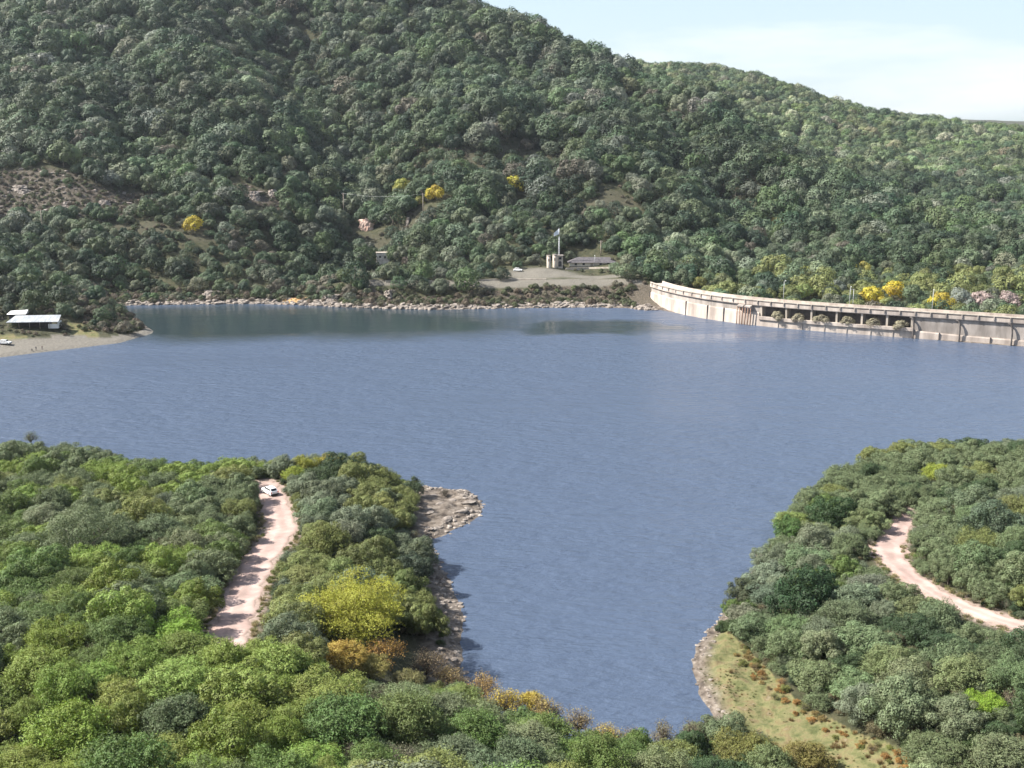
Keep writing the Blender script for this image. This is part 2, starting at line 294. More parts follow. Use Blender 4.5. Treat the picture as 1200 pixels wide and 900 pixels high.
# ---------------------------------------------------------------- mesh builders
class MB:
    def __init__(s): s.v = []; s.f = []; s.sm = []
    def add(s, V, F, smooth=False):
        o = len(s.v); s.v += [tuple(map(float, p)) for p in V]; s.f += [tuple(i + o for i in q) for q in F]; s.sm += [smooth] * len(F)
    def box(s, c0, c1, rz=0, org=(0, 0, 0)):
        x0, y0, z0 = c0; x1, y1, z1 = c1; ca, sa = math.cos(rz), math.sin(rz)
        V = [(x, y, z) for z in (z0, z1) for x, y in ((x0, y0), (x1, y0), (x1, y1), (x0, y1))]
        V = [(org[0] + x * ca - y * sa, org[1] + x * sa + y * ca, org[2] + z) for x, y, z in V]
        s.add(V, [(0, 3, 2, 1), (4, 5, 6, 7), (0, 1, 5, 4), (1, 2, 6, 5), (2, 3, 7, 6), (3, 0, 4, 7)])
    def tube(s, pts, rad, n=8, smooth=True):
        pts = [Vector(p) for p in pts]; V = []; F = []
        if not hasattr(rad, '__len__'): rad = [rad] * len(pts)
        for i, p in enumerate(pts):
            d = (pts[min(i + 1, len(pts) - 1)] - pts[max(i - 1, 0)]).normalized()
            a = d.orthogonal().normalized() if abs(d.z) > .95 or abs(d.z) < .02 else d.cross(Vector((0, 0, 1))).normalized()
            if i and a.dot(pa) < 0: a = -a
            pa = a; b = d.cross(a)
            for k in range(n):
                t = 2 * math.pi * k / n; V.append(p + (a * math.cos(t) + b * math.sin(t)) * rad[i])
        for i in range(len(pts) - 1):
            for k in range(n): F.append((i * n + k, i * n + (k + 1) % n, (i + 1) * n + (k + 1) % n, (i + 1) * n + k))
        F.append(tuple(range(n - 1, -1, -1))); F.append(tuple((len(pts) - 1) * n + k for k in range(n)))
        s.add(V, F, smooth)
    def lathe(s, prof, org=(0, 0, 0), n=16, smooth=True):
        V = []; F = []
        for r, z in prof:
            for k in range(n): t = 2 * math.pi * k / n; V.append((org[0] + r * math.cos(t), org[1] + r * math.sin(t), org[2] + z))
        for i in range(len(prof) - 1):
            for k in range(n): F.append((i * n + k, i * n + (k + 1) % n, (i + 1) * n + (k + 1) % n, (i + 1) * n + k))
        F.append(tuple(range(n - 1, -1, -1))); F.append(tuple((len(prof) - 1) * n + k for k in range(n)))
        s.add(V, F, smooth)
    def sweep(s, path, outn, prof, closed=True):
        """prof: list of (outward offset, z) or callable i -> list; path (n,2); outn (n,2)"""
        V = []; F = []
        for i in range(len(path)):
            pr = prof(i) if callable(prof) else prof
            for u, z in pr: V.append((path[i][0] + outn[i][0] * u, path[i][1] + outn[i][1] * u, z))
        m = len(pr)
        for i in range(len(path) - 1):
            for k in range(m if closed else m - 1):
                k2 = (k + 1) % m; F.append((i * m + k, (i + 1) * m + k, (i + 1) * m + k2, i * m + k2))
        if closed: F.append(tuple(range(m))); F.append(tuple((len(path) - 1) * m + k for k in range(m - 1, -1, -1)))
        s.add(V, F)
    def build(s, name, mat, parent=None, loc=(0, 0, 0), rz=0, bevel=0):
        me = bpy.data.meshes.new(name); me.from_pydata(s.v, [], s.f); me.polygons.foreach_set('use_smooth', s.sm)
        bm = bmesh.new(); bm.from_mesh(me); bmesh.ops.recalc_face_normals(bm, faces=bm.faces)
        if bevel:
            es = [e for e in bm.edges if len(e.link_faces) == 2 and e.calc_face_angle() > .6]
            bmesh.ops.bevel(bm, geom=es, offset=bevel, segments=1, affect='EDGES')
        bm.to_mesh(me); bm.free()
        me.materials.append(mat); o = bpy.data.objects.new(name, me); scene.collection.objects.link(o)
        if parent: o.parent = parent
        o.location = loc; o.rotation_euler = (0, 0, rz); return o
def tag(o, label=None, cat=None, group=None, kind=None):
    if label: o['label'] = label
    if cat: o['category'] = cat
    if group: o['group'] = group
    if kind: o['kind'] = kind
    return o
def empty(name, loc, rz=0):
    o = bpy.data.objects.new(name, None); scene.collection.objects.link(o); o.location = tuple(map(float, loc)); o.rotation_euler = (0, 0, rz); o.empty_display_size = .3; return o
def children(o): return [c for c in bpy.data.objects if c.parent == o]
def copy_tree(o, parent=None):
    c_ = o.copy(); scene.collection.objects.link(c_)
    if parent: c_.parent = parent
    for ch in children(o): copy_tree(ch, c_)
    return c_
def np_mesh(name, V, F, smooth=True, attrs=None, mats=()):
    me = bpy.data.meshes.new(name); V = np.asarray(V, np.float32); F = np.asarray(F, np.int32)
    me.vertices.add(len(V)); me.vertices.foreach_set('co', V.ravel()); k = F.shape[1]
    me.loops.add(F.size); me.loops.foreach_set('vertex_index', F.ravel())
    me.polygons.add(len(F)); me.polygons.foreach_set('loop_start', np.arange(len(F), dtype=np.int32) * k)
    me.polygons.foreach_set('use_smooth', np.full(len(F), smooth))
    for a, (dom, typ, arr) in (attrs or {}).items():
        at = me.attributes.new(a, typ, dom); at.data.foreach_set('color' if 'COLOR' in typ else ('value' if typ in ('FLOAT', 'INT') else 'vector'), np.asarray(arr).ravel())
    for m in mats: me.materials.append(m)
    me.update(calc_edges=True); return me
def link(name, me, parent=None):
    o = bpy.data.objects.new(name, me); scene.collection.objects.link(o); o.parent = parent; return o

# ---------------------------------------------------------------- the ground
ang = np.concatenate([np.linspace(-180, -40, 40, endpoint=False), np.linspace(-40, -29, 30, endpoint=False), np.arange(-29, 29.01, 0.115), np.linspace(29.5, 40, 30), np.linspace(44, 176, 38)])
rr = np.concatenate([np.linspace(1.5, 60, 32, endpoint=False), np.arange(60, 310, 0.85), np.arange(310, 520, 3.0), np.arange(520, 640, 0.9), np.arange(640, 1150, 4.0), np.arange(1150, 2000, 9.0), np.geomspace(2000, 9000, 60)])
AA, RR = np.meshgrid(np.radians(ang), rr, indexing='ij'); GX = RR * np.sin(AA); GY = RR * np.cos(AA)
GZ, GS = height(GX, GY)
na, nr = GX.shape
idx = np.arange(na * nr).reshape(na, nr); i2 = np.roll(idx, -1, 0)
F = np.stack([idx[:, :-1], i2[:, :-1], i2[:, 1:], idx[:, 1:]], -1).reshape(-1, 4)[:, ::-1]
def pxpoly(pts, z): return [P(x, y, z)[:2] for x, y in pts]
CLEAR_PX = [(808, 745), (850, 728), (866, 742), (893, 772), (922, 806), (940, 828), (972, 845), (998, 868), (1028, 886), (1062, 912), (1090, 990), (930, 990), (900, 880), (850, 850), (825, 825)]
clear_w = pxpoly(CLEAR_PX, 2.4)
BEACH_PX = [(-200, 440), (200, 400), (188, 380), (172, 381), (160, 389), (128, 395), (90, 397), (60, 399), (30, 402), (-200, 411)]
beach_w = pxpoly(BEACH_PX, 1.5)
GRASSB = pxpoly([(80, 380), (112, 381), (116, 389), (95, 391), (84, 388)], 5) ; GRASSA = pxpoly([(-40, 398), (30, 396), (40, 402), (10, 408), (-40, 408)], 3)
ROCKZ = [(0, 240, 60, 24), (60, 235, 80, 26), (140, 240, 60, 26), (180, 225, 25, 14), (70, 262, 30, 7), (120, 190, 60, 12), (560, 350, 0, 0)]
def pix_blob(px, py, cx, cy, rx, ry, soft=.5):
    d = np.sqrt(((px - cx) / max(rx, 1)) ** 2 + ((py - cy) / max(ry, 1)) ** 2); return sstep(1 + soft, 1 - soft, d)
def world_blob(X, Y, cx, cy, D, rx, rd):
    """ellipse on the ground: centre seen at photo x, world distance D, radii in metres"""
    x0 = (cx - 600) / FPX * (D * cp) * 1.0 / cp * 1.0; return sstep(1.35, .65, np.sqrt(((X - x0) / rx) ** 2 + ((Y - D) / rd) ** 2))
def solve(px, py, up=0.0, y0=40):
    """the ground point whose spot 'up' metres above it shows at the photo pixel"""
    r = rayv(px, py); t = np.arange(y0, 2600, 0.8) / r[1]
    X = r[0] * t; Y = r[1] * t; Z = CAMZ + r[2] * t; H, S = height(X, Y); H = np.maximum(H, 0)
    k = np.argmax(Z < H + up); return np.array([X[k], Y[k], H[k]])
def scalar_masks(X, Y, Z, S):
    r = np.hypot(X, Y); nzv = fbm(X, Y, 20, 4, 50)
    m = {}
    m['clear'] = inside(X, Y, clear_w) * 1.0
    m['sand'] = inside(X, Y, beach_w) * 1.0 * (S < 40)
    m['grass'] = np.maximum(m['clear'], np.maximum(inside(X, Y, GRASSA), inside(X, Y, GRASSB)) * 1.0)
    east = (r < 400)
    m['rockshore'] = np.where(east, np.where(X < 0, sstep(9, 4, S + 3 * nzv), sstep(4.5, 1.5, S + 2.5 * nzv)), sstep(5.5, 3.0, S + 2 * nzv)) * (1 - m['sand'])
    sl = inside(X, Y, pxpoly([(470, 560), (600, 560), (600, 640), (500, 640), (475, 625)], 1.5)); m['spit'] = sl * 1.0
    m['rockshore'] = np.maximum(m['rockshore'], sl * sstep(28, 20, S))
    g, t = seg_dist(X, Y, terr); m['terrace'] = sstep(4.6, 3.0, g + 2.5 * nzv) * (r > 500)
    mound = world_blob(X, Y, 634, 0, 602, 20, 13); m['terrace'] = np.maximum(m['terrace'], mound)
    m['terrace'] = np.maximum(m['terrace'], world_blob(X, Y, 700, 0, 594, 20, 7)); m['mound'] = mound
    bare = 0 * X; bare = np.where((r > 500) & (S < 26) & (S > 3) & (X > -75) & (X < 80), .8 * (1 - m['terrace']), 0)
    for cx, D, rx, rd in ((0, 672, 34, 26), (60, 674, 45, 26), (130, 676, 36, 24), (175, 690, 14, 18), (290, 700, 20, 8), (310, 692, 12, 8)):
        bare = np.maximum(bare, world_blob(X, Y, cx, 0, D, rx, rd))
    m['bare'] = sstep(.25, .6, bare + .5 * nzv * (bare > .02)); thin = 0 * X
    for cx, D, rx, rd in ((400, 850, 14, 14), (340, 760, 30, 25), (470, 700, 30, 25), (520, 780, 40, 30), (640, 800, 50, 18), (860, 760, 25, 20), (700, 700, 35, 14), (330, 640, 10, 10), (210, 640, 60, 12)):
        thin = np.maximum(thin, world_blob(X, Y, cx, 0, D, rx, rd))
    m['thin'] = .55 * sstep(.4, .8, thin + .7 * nzv * (thin > .02))
    m['bank'] = ((r > 500) & (S < 30)) * sstep(30, 22, S) * (X < 100)
    g1, _ = seg_dist(X, Y, road1); g2, _ = seg_dist(X, Y, road2); m['road'] = np.minimum(g1 - 3.0, g2 - 2.2)
    return m
GM = scalar_masks(GX, GY, GZ, GS)
colA = np.stack([GM['rockshore'], np.maximum(GM['sand'], GM['terrace'] * .9), GM['grass'], np.ones_like(GX)], -1)
colB = np.stack([GM['bare'], GM['thin'], sstep(2.2, 0.3, GM['road'] + .8 * fbm(GX, GY, 3, 3, 7)), np.ones_like(GX)], -1)
me = np_mesh('ground', np.stack([GX, GY, GZ], -1).reshape(-1, 3), F, True, {'mask_a': ('POINT', 'FLOAT_COLOR', colA.reshape(-1, 4)), 'mask_b': ('POINT', 'FLOAT_COLOR', colB.reshape(-1, 4))})
ground = link('ground', me); tag(ground, kind='structure')
m, N, L, b = new_mat('ground')
geo = N.new('ShaderNodeNewGeometry')
def nz_(scale, detail=6, st=(1, 1, 1)):
    mp = N.new('ShaderNodeMapping'); mp.inputs['Scale'].default_value = st; L.new(geo.outputs['Position'], mp.inputs[0])
    n = N.new('ShaderNodeTexNoise'); n.inputs['Scale'].default_value = scale; n.inputs['Detail'].default_value = detail; n.inputs['Roughness'].default_value = .62; L.new(mp.outputs[0], n.inputs['Vector']); return n.outputs['Fac']
def ramp_(src, stops):
    r = N.new('ShaderNodeValToRGB'); els = r.color_ramp.elements
    els[0].position = stops[0][0]; els[0].color = (*stops[0][1], 1); els[1].position = stops[-1][0]; els[1].color = (*stops[-1][1], 1)
    for p, c_ in stops[1:-1]: e = els.new(p); e.color = (*c_, 1)
    L.new(src, r.inputs[0]); return r.outputs[0]
def mix_(f, a, b_):
    mx = N.new('ShaderNodeMix'); mx.data_type = 'RGBA'; L.new(f, mx.inputs['Factor']); L.new(a, mx.inputs['A']); L.new(b_, mx.inputs['B']); return mx.outputs['Result']
at = N.new('ShaderNodeAttribute'); at.attribute_name = 'mask_a'; sa = N.new('ShaderNodeSeparateColor'); L.new(at.outputs['Color'], sa.inputs[0])
bt = N.new('ShaderNodeAttribute'); bt.attribute_name = 'mask_b'; sb = N.new('ShaderNodeSeparateColor'); L.new(bt.outputs['Color'], sb.inputs[0])
n1 = nz_(0.35, 8); n2 = nz_(1.6, 7); n3 = nz_(0.5, 7, (1, 1, 4)); n4 = nz_(0.06, 6)
floor = ramp_(n1, [(.3, (.024, .028, .014)), (.5, (.045, .046, .024)), (.74, (.085, .075, .045))])
rock = ramp_(n3, [(.34, (.045, .036, .030)), (.47, (.115, .094, .076)), (.60, (.175, .148, .122)), (.76, (.31, .27, .235))])
sand = ramp_(n2, [(.3, (.105, .096, .080)), (.7, (.19, .175, .15))])
n5 = nz_(0.5, 12); grass = ramp_(n5, [(.32, (.060, .070, .026)), (.44, (.105, .108, .045)), (.53, (.150, .138, .065)), (.61, (.135, .105, .052)), (.74, (.21, .18, .12))])
scrub = ramp_(n2, [(.30, (.035, .031, .022)), (.5, (.075, .063, .047)), (.62, (.12, .10, .08)), (.74, (.27, .235, .20))])
dirt = ramp_(n2, [(.3, (.20, .15, .12)), (.7, (.33, .255, .22))])
thin_ = ramp_(n2, [(.3, (.032, .034, .020)), (.55, (.065, .058, .04)), (.74, (.12, .105, .08))])
col = mix_(sb.outputs[1], floor, thin_); col = mix_(sb.outputs[0], col, scrub); col = mix_(sa.outputs[2], col, grass)
col = mix_(sb.outputs[2], col, dirt); col = mix_(sa.outputs[1], col, sand); col = mix_(sa.outputs[0], col, rock)
L.new(col, b.inputs['Base Color']); b.inputs['Roughness'].default_value = .95; b.inputs['Specular IOR Level'].default_value = .2
bp = N.new('ShaderNodeBump'); bp.inputs['Strength'].default_value = .9; bp.inputs['Distance'].default_value = .5; L.new(n3, bp.inputs['Height']); L.new(bp.outputs[0], b.inputs['Normal'])
me.materials.append(m)

# ---------------------------------------------------------------- the water
MBw = MB(); MBw.add([(-900, 90, 0), (900, 90, 0), (900, 640, 0), (-900, 640, 0)], [(0, 1, 2, 3)])
m, N, L, b = new_mat('lake_water')
b.inputs['Base Color'].default_value = (.050, .072, .112, 1); b.inputs['Roughness'].default_value = .16; b.inputs['IOR'].default_value = 1.333
geo = N.new('ShaderNodeNewGeometry')
def wn(scale, detail, st, rz=0, rough=.6):
    mp = N.new('ShaderNodeMapping'); mp.inputs['Scale'].default_value = st; mp.inputs['Rotation'].default_value = (0, 0, rz); L.new(geo.outputs['Position'], mp.inputs[0])
    n = N.new('ShaderNodeTexNoise'); n.inputs['Scale'].default_value = scale; n.inputs['Detail'].default_value = detail; n.inputs['Roughness'].default_value = rough; L.new(mp.outputs[0], n.inputs['Vector']); return n.outputs['Fac']
wa = wn(.55, 5, (.45, 1, 1), .25); wb = wn(.13, 3, (.5, 1, 1), -.2)
ma = N.new('ShaderNodeMath'); ma.operation = 'MULTIPLY_ADD'; ma.inputs[1].default_value = 1.6; L.new(wb, ma.inputs[0]); L.new(wa, ma.inputs[2])
# calm lee water in front of the far shore and along the dam, ruffled water elsewhere
sp3 = N.new('ShaderNodeSeparateXYZ'); L.new(geo.outputs['Position'], sp3.inputs[0])
yr = N.new('ShaderNodeMapRange'); yr.interpolation_type = 'SMOOTHSTEP'; yr.inputs[1].default_value = 400; yr.inputs[2].default_value = 500; yr.inputs[3].default_value = 0; yr.inputs[4].default_value = .62
L.new(sp3.outputs['Y'], yr.inputs[0])
pt = wn(.011, 3, (.45, 1.8, 1), .1); pm = N.new('ShaderNodeMapRange'); pm.inputs[1].default_value = .35; pm.inputs[2].default_value = .65; pm.inputs[3].default_value = -.25; pm.inputs[4].default_value = .28; L.new(pt, pm.inputs[0])
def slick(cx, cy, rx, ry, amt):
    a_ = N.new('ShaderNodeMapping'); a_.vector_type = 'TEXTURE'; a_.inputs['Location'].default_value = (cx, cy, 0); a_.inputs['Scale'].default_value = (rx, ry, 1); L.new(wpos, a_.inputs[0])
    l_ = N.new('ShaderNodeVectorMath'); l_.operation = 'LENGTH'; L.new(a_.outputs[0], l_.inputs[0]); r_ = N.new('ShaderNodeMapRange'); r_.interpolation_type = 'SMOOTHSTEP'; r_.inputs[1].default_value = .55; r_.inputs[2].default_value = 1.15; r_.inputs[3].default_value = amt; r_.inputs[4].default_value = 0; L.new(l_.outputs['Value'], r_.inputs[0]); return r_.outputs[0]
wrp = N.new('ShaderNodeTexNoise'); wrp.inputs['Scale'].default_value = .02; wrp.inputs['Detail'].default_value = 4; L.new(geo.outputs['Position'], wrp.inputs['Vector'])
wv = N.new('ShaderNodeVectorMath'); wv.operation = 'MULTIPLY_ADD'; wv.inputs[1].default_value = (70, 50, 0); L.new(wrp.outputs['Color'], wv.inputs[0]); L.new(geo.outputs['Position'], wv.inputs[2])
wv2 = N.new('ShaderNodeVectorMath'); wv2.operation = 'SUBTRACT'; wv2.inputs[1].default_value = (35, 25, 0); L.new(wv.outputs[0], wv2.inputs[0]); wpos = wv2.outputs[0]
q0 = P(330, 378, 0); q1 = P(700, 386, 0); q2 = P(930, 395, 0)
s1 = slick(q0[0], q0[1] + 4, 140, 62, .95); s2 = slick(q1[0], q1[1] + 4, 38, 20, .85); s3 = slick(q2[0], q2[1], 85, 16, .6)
acc = pm.outputs[0]
for q in (s1, s2, s3):
    a_ = N.new('ShaderNodeMath'); a_.operation = 'ADD'; L.new(acc, a_.inputs[0]); L.new(q, a_.inputs[1]); acc = a_.outputs[0]
sub = N.new('ShaderNodeMath'); sub.operation = 'ADD'; sub.use_clamp = True; L.new(acc, sub.inputs[0]); sub.inputs[1].default_value = 0
inv = N.new('ShaderNodeMapRange'); inv.inputs[1].default_value = 0; inv.inputs[2].default_value = 1; inv.inputs[3].default_value = 1.0; inv.inputs[4].default_value = .10; L.new(sub.outputs[0], inv.inputs[0])
bp = N.new('ShaderNodeBump'); bp.inputs['Distance'].default_value = .9; L.new(ma.outputs[0], bp.inputs['Height']); L.new(inv.outputs[0], bp.inputs['Strength']); L.new(bp.outputs[0], b.inputs['Normal'])
refl_mask = N.new('ShaderNodeMath'); refl_mask.operation = 'MAXIMUM'; refl_mask.use_clamp = True; L.new(s1, refl_mask.inputs[0]); L.new(s2, refl_mask.inputs[1])
refl_col = N.new('ShaderNodeMix'); refl_col.data_type = 'RGBA'; refl_col.inputs['A'].default_value = (.061, .084, .130, 1); refl_col.inputs['B'].default_value = (.020, .032, .036, 1); L.new(refl_mask.outputs[0], refl_col.inputs['Factor']); L.new(refl_col.outputs['Result'], b.inputs['Base Color'])  # dark hill reflection painted into the base colour of the calm patches
rg = N.new('ShaderNodeMapRange'); rg.inputs[1].default_value = 0; rg.inputs[2].default_value = 1; rg.inputs[3].default_value = .30; rg.inputs[4].default_value = .05; L.new(sub.outputs[0], rg.inputs[0]); L.new(rg.outputs[0], b.inputs['Roughness'])
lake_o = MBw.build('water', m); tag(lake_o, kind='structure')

# ---------------------------------------------------------------- dirt roads
def road(name, path, hw, seed):
    V = []; Fq = []; n = len(path); K = 13; AC = []
    for i in range(n):
        d = path[min(i + 1, n - 1)][:2] - path[max(i - 1, 0)][:2]; d = d / np.hypot(*d); nn = np.array((-d[1], d[0]))
        hw_ = hw * (1 + (.75 * math.exp(-((i - 22) / 9) ** 2) if seed else 0)); wl = hw_ * (1 + .16 * math.sin(i * .9 + seed) + .10 * math.sin(i * 2.3)); wr = hw_ * (1 + .16 * math.sin(i * .7 + 2 + seed) + .10 * math.sin(i * 1.9))
        for k in range(K):
            u = (k / (K - 1)) * 2 - 1; q = path[i][:2] + nn * u * (wl if u < 0 else wr)
            rut = -.05 * math.exp(-((abs(u) - .45) / .14) ** 2); V.append((q[0], q[1], path[i][2] + .06 + rut - (.22 if k in (0, K - 1) else 0) + .025 * math.sin(i * 1.7 + k * 2.1))); AC.append(u)
    for i in range(n - 1):
        for k in range(K - 1): Fq.append((i * K + k, i * K + k + 1, (i + 1) * K + k + 1, (i + 1) * K + k))
    me = np_mesh(name, V, Fq, True, {'across': ('POINT', 'FLOAT', np.array(AC, np.float32))}); me.materials.append(M_ROAD); return tag(link(name, me), kind='structure')
road('road', road1, 3.1, 0); road('road', road2, 2.35, 2)
# ---------------------------------------------------------------- haze: the air of the valley
def add_haze():
    hb = MB(); hb.box((-2400, -300, -9), (2400, 9500, 420)); m = bpy.data.materials.new('haze'); m.use_nodes = True
    N = m.node_tree.nodes; N.remove(N['Principled BSDF']); v = N.new('ShaderNodeVolumePrincipled')
    v.inputs['Color'].default_value = (.80, .88, 1, 1); v.inputs['Density'].default_value = HAZE; v.inputs['Anisotropy'].default_value = .2
    m.node_tree.links.new(v.outputs[0], N['Material Output'].inputs['Volume'])
    tag(hb.build('haze', m), kind='stuff')
if HAZE > 0: add_haze()

# ---------------------------------------------------------------- tree meshes
def unit(v): return v / (np.linalg.norm(v, axis=-1, keepdims=True) + 1e-9)
def rand_dir(rng, n, up=0.0):
    v = rng.normal(size=(n, 3)); v[:, 2] += up; return unit(v)
def lobes_of(rng, R, H, z0, nl, rl, wild=False):
    """lobe centres and radii filling an uneven dome from z0 to z0+H"""
    Cc = []; Rr = []
    for i in range(nl):
        th = 2.399963 * i + rng.uniform(-.5, .5); u = (i + .5) / nl
        el = rng.uniform(-.15, 1.0) if i else 1.0
        ph = (1 - u) * 1.45 - .10 + rng.uniform(-.14, .14)      # elevation angle in the dome
        k = rng.uniform(.45, .95) if wild else rng.uniform(.55, .84)
        r = R * rl * rng.uniform(.75, 1.3)
        Cc.append((math.cos(th) * math.cos(ph) * R * k, math.sin(th) * math.cos(ph) * R * k, z0 + H * (.30 + .50 * k * math.sin(ph) / .7 * .9))); Rr.append(r)
    Cc.append((0, 0, z0 + H * .45)); Rr.append(R * .42)
    return np.array(Cc), np.array(Rr)
def sublobes(rng, Cc, Rr, k, fr):
    C2 = []; R2 = []
    for c_, r in zip(Cc, Rr):
        for d in rand_dir(rng, k, .45): C2.append(c_ + d * r * rng.uniform(.5, .95) * np.array((1, 1, .85))); R2.append(r * fr * rng.uniform(.65, 1.35))
    return np.array(C2), np.array(R2)
def sprays(rng, Cc, Rr, n, per, ln, s, asp=.4, up=.6):
    w_ = Rr ** 2; li = rng.choice(len(Rr), n, p=w_ / w_.sum()); d = rand_dir(rng, n, .35); base = Cc[li] + d * Rr[li][:, None] * .75
    dr = unit(d * .8 + rng.normal(size=(n, 3)) * .45 + np.array((0, 0, up))); L_ = ln * rng.uniform(.5, 1.3, n)
    t = np.tile(np.linspace(.05, 1, per), n); i = np.repeat(np.arange(n), per); p = base[i] + dr[i] * (L_[i] * t)[:, None] + np.array((0, 0, -1)) * (L_[i] * t ** 2 * .25)[:, None] + rng.normal(size=(n * per, 3)) * .09
    m = len(p); nn = unit(d[i] * .7 + rng.normal(size=(m, 3)) * .5 + np.array((0, 0, .3))); tt_ = unit(np.cross(nn, rng.normal(size=(m, 3)))); bt = np.cross(nn, tt_); sz = s * rng.uniform(.6, 1.3, m)[:, None] * (1.1 - .4 * t[:, None])
    V = np.stack([p - tt_ * sz * .5, p - bt * sz * asp * .5, p + tt_ * sz * .5, p + bt * sz * asp * .5], 1).reshape(-1, 3)
    lv = rng.random(n); var = np.clip(.5 + .25 * (lv[i] - .5) + .18 * t + rng.normal(size=m) * .14, 0, 1); return V, np.repeat(var, 4)
def leaves(rng, Cc, Rr, n, s, rough=.25, squash=.85, up=.25, asp=.62, keep=.72, orient=.7, jit=.42, vn=.16):
    w_ = Rr ** 2; li = rng.choice(len(Rr), n, p=w_ / w_.sum())
    d = rand_dir(rng, n, up); lump = 1 + rough * np.sin(d[:, 0] * 5.3 + li) * np.sin(d[:, 1] * 6.1 + 2 * li) * 1.2
    rad = Rr[li] * lump * (1 - .32 * rng.random(n) ** 2 + .10 * rng.random(n) ** 6)
    p = Cc[li] + d * rad[:, None] * np.array((1, 1, squash))
    ok = np.ones(n, bool)
    for j in range(len(Rr)): ok &= (np.linalg.norm((p - Cc[j]) / np.array((1, 1, squash)), axis=1) > Rr[j] * keep) | (li == j)
    p = p[ok]; d = d[ok]; li = li[ok]; n = len(p)
    nn = unit(d * orient + rng.normal(size=(n, 3)) * jit + np.array((0, 0, .15))); t = unit(np.cross(nn, rng.normal(size=(n, 3)))); bt = np.cross(nn, t)
    sz = s * rng.uniform(.6, 1.35, n)[:, None]
    V = np.stack([p - t * sz * .5, p - bt * sz * asp * .5 + nn * sz * .08, p + t * sz * .5, p + bt * sz * asp * .5 + nn * sz * .08], 1).reshape(-1, 3)
    F = np.arange(n * 4).reshape(-1, 4)
    lv = rng.random(len(Rr)); var = np.clip(.5 + .42 * (lv[li] - .5) + rng.normal(size=n) * vn, 0, 1)
    return V, F, np.repeat(var, 4)
def wood(rng, mb, Cc, Rr, z0, H, R, r0, nlimb=7, twigs=0, sides=6):
    th = z0 + H * .22
    lean = rng.uniform(-.25, .25, 2) * R * .4
    mb.tube([(0, 0, -.8), (lean[0] * .3, lean[1] * .3, th * .5), (lean[0], lean[1], th), (lean[0] * 1.2, lean[1] * 1.2, z0 + H * .5)], [r0 * 1.25, r0 * .9, r0 * .7, r0 * .25], sides)
    order = rng.permutation(len(Rr))[:nlimb]
    for j in order:
        a = np.array((lean[0] * rng.uniform(.6, 1), lean[1] * rng.uniform(.6, 1), th * rng.uniform(.6, 1.1))); e = Cc[j] + np.array((0, 0, Rr[j] * .4))
        mid = (a + e) / 2 + rng.normal(size=3) * R * .07 + np.array((0, 0, R * .04)); q = a + (e - a) * .8 + rng.normal(size=3) * R * .05
        mb.tube([a, mid, q, e], [r0 * .5, r0 * .32, r0 * .2, r0 * .06], 5)
        for _ in range(twigs):
            t = rng.uniform(.35, 1); s0 = a + (e - a) * t if t > .6 else mid; dd = rand_dir(rng, 1, .7)[0] * R * rng.uniform(.18, .42)
            mb.tube([s0, s0 + dd * .55 + rng.normal(size=3) * R * .03, s0 + dd], [r0 * .14, r0 * .09, r0 * .03], 3)
            for _ in range(2):
                d2_ = rand_dir(rng, 1, .5)[0] * R * rng.uniform(.08, .2); mb.tube([s0 + dd * .6, s0 + dd * .6 + d2_], [r0 * .07, r0 * .025], 3)
def mb_arrays(mb, n4=True):
    me = bpy.data.meshes.new('wood'); me.from_pydata(mb.v, [], mb.f); me.polygons.foreach_set('use_smooth', [True] * len(mb.f)); me.materials.append(M_BARK); return me
PROTO = {}
def proto(key, seed, R, H, z0, nl, rl, n, s, wood_kw=None, sub=0, spray=None, wild=False, **kw):
    rng = np.random.default_rng(seed); Cc, Rr = lobes_of(rng, R, H, z0, nl, rl, wild)
    if sub: C2, R2 = sublobes(rng, Cc, Rr, sub, .46)
    else: C2, R2 = Cc, Rr
    V, F, var = leaves(rng, C2, R2, n, s, **kw)
    if spray: V2, v2 = sprays(rng, Cc, Rr, *spray); V = np.concatenate([V, V2]); var = np.concatenate([var, v2]); F = np.arange(len(V)).reshape(-1, 4)
    me = np_mesh('crown', V, F, False, {'var': ('POINT', 'FLOAT', var)}, (M_LEAF,))
    mb = MB(); wood(rng, mb, Cc, Rr, z0, H, R, **(wood_kw or {'r0': .2})); PROTO[key] = (me, mb_arrays(mb), R, z0 + H)
# rounded, dense, small leaved (unit crown radius 4 m)
for i in range(4): proto(('dense', i), 100 + i, 4.0, 5.0, .5, 14 + 3 * i, .36, 30000, .22, rough=.2, keep=.86, orient=1.5, jit=.38, sub=7, wild=True, spray=(350, 10, .55, .2),  wood_kw={'r0': .2, 'nlimb': 6})
proto(('dense', 9), 150, 9.0, 9.6, .5, 26, .34, 62000, .26, rough=.2, keep=.86, orient=1.5, jit=.38, sub=8, wild=True, spray=(700, 12, .9, .24), wood_kw={'r0': .32, 'nlimb': 9})
proto(('feather', 9), 250, 9.0, 9.4, .6, 30, .28, 26000, .27, rough=.35, keep=.7, asp=.45, orient=.9, up=.45, sub=5, wild=True, spray=(2600, 14, 1.5, .26), wood_kw={'r0': .3, 'nlimb': 14, 'twigs': 2})
# loose, feathery
for i in range(4): proto(('feather', i), 200 + i, 4.2, 4.6, .7, 20 + 4 * i, .30, 13000, .24, rough=.35, keep=.7, asp=.45, orient=.9, up=.45, sub=4, wild=True, spray=(1100, 12, 1.0, .25),  wood_kw={'r0': .17, 'nlimb': 12, 'twigs': 2})
# upright shrubby spray
for i in range(2): proto(('bushy', i), 300 + i, 2.4, 3.2, .1, 12, .34, 4500, .19, rough=.35, keep=.7, orient=.8, sub=4, wild=True, spray=(380, 11, .8, .2), up=.5, wood_kw={'r0': .09, 'nlimb': 6, 'twigs': 2})
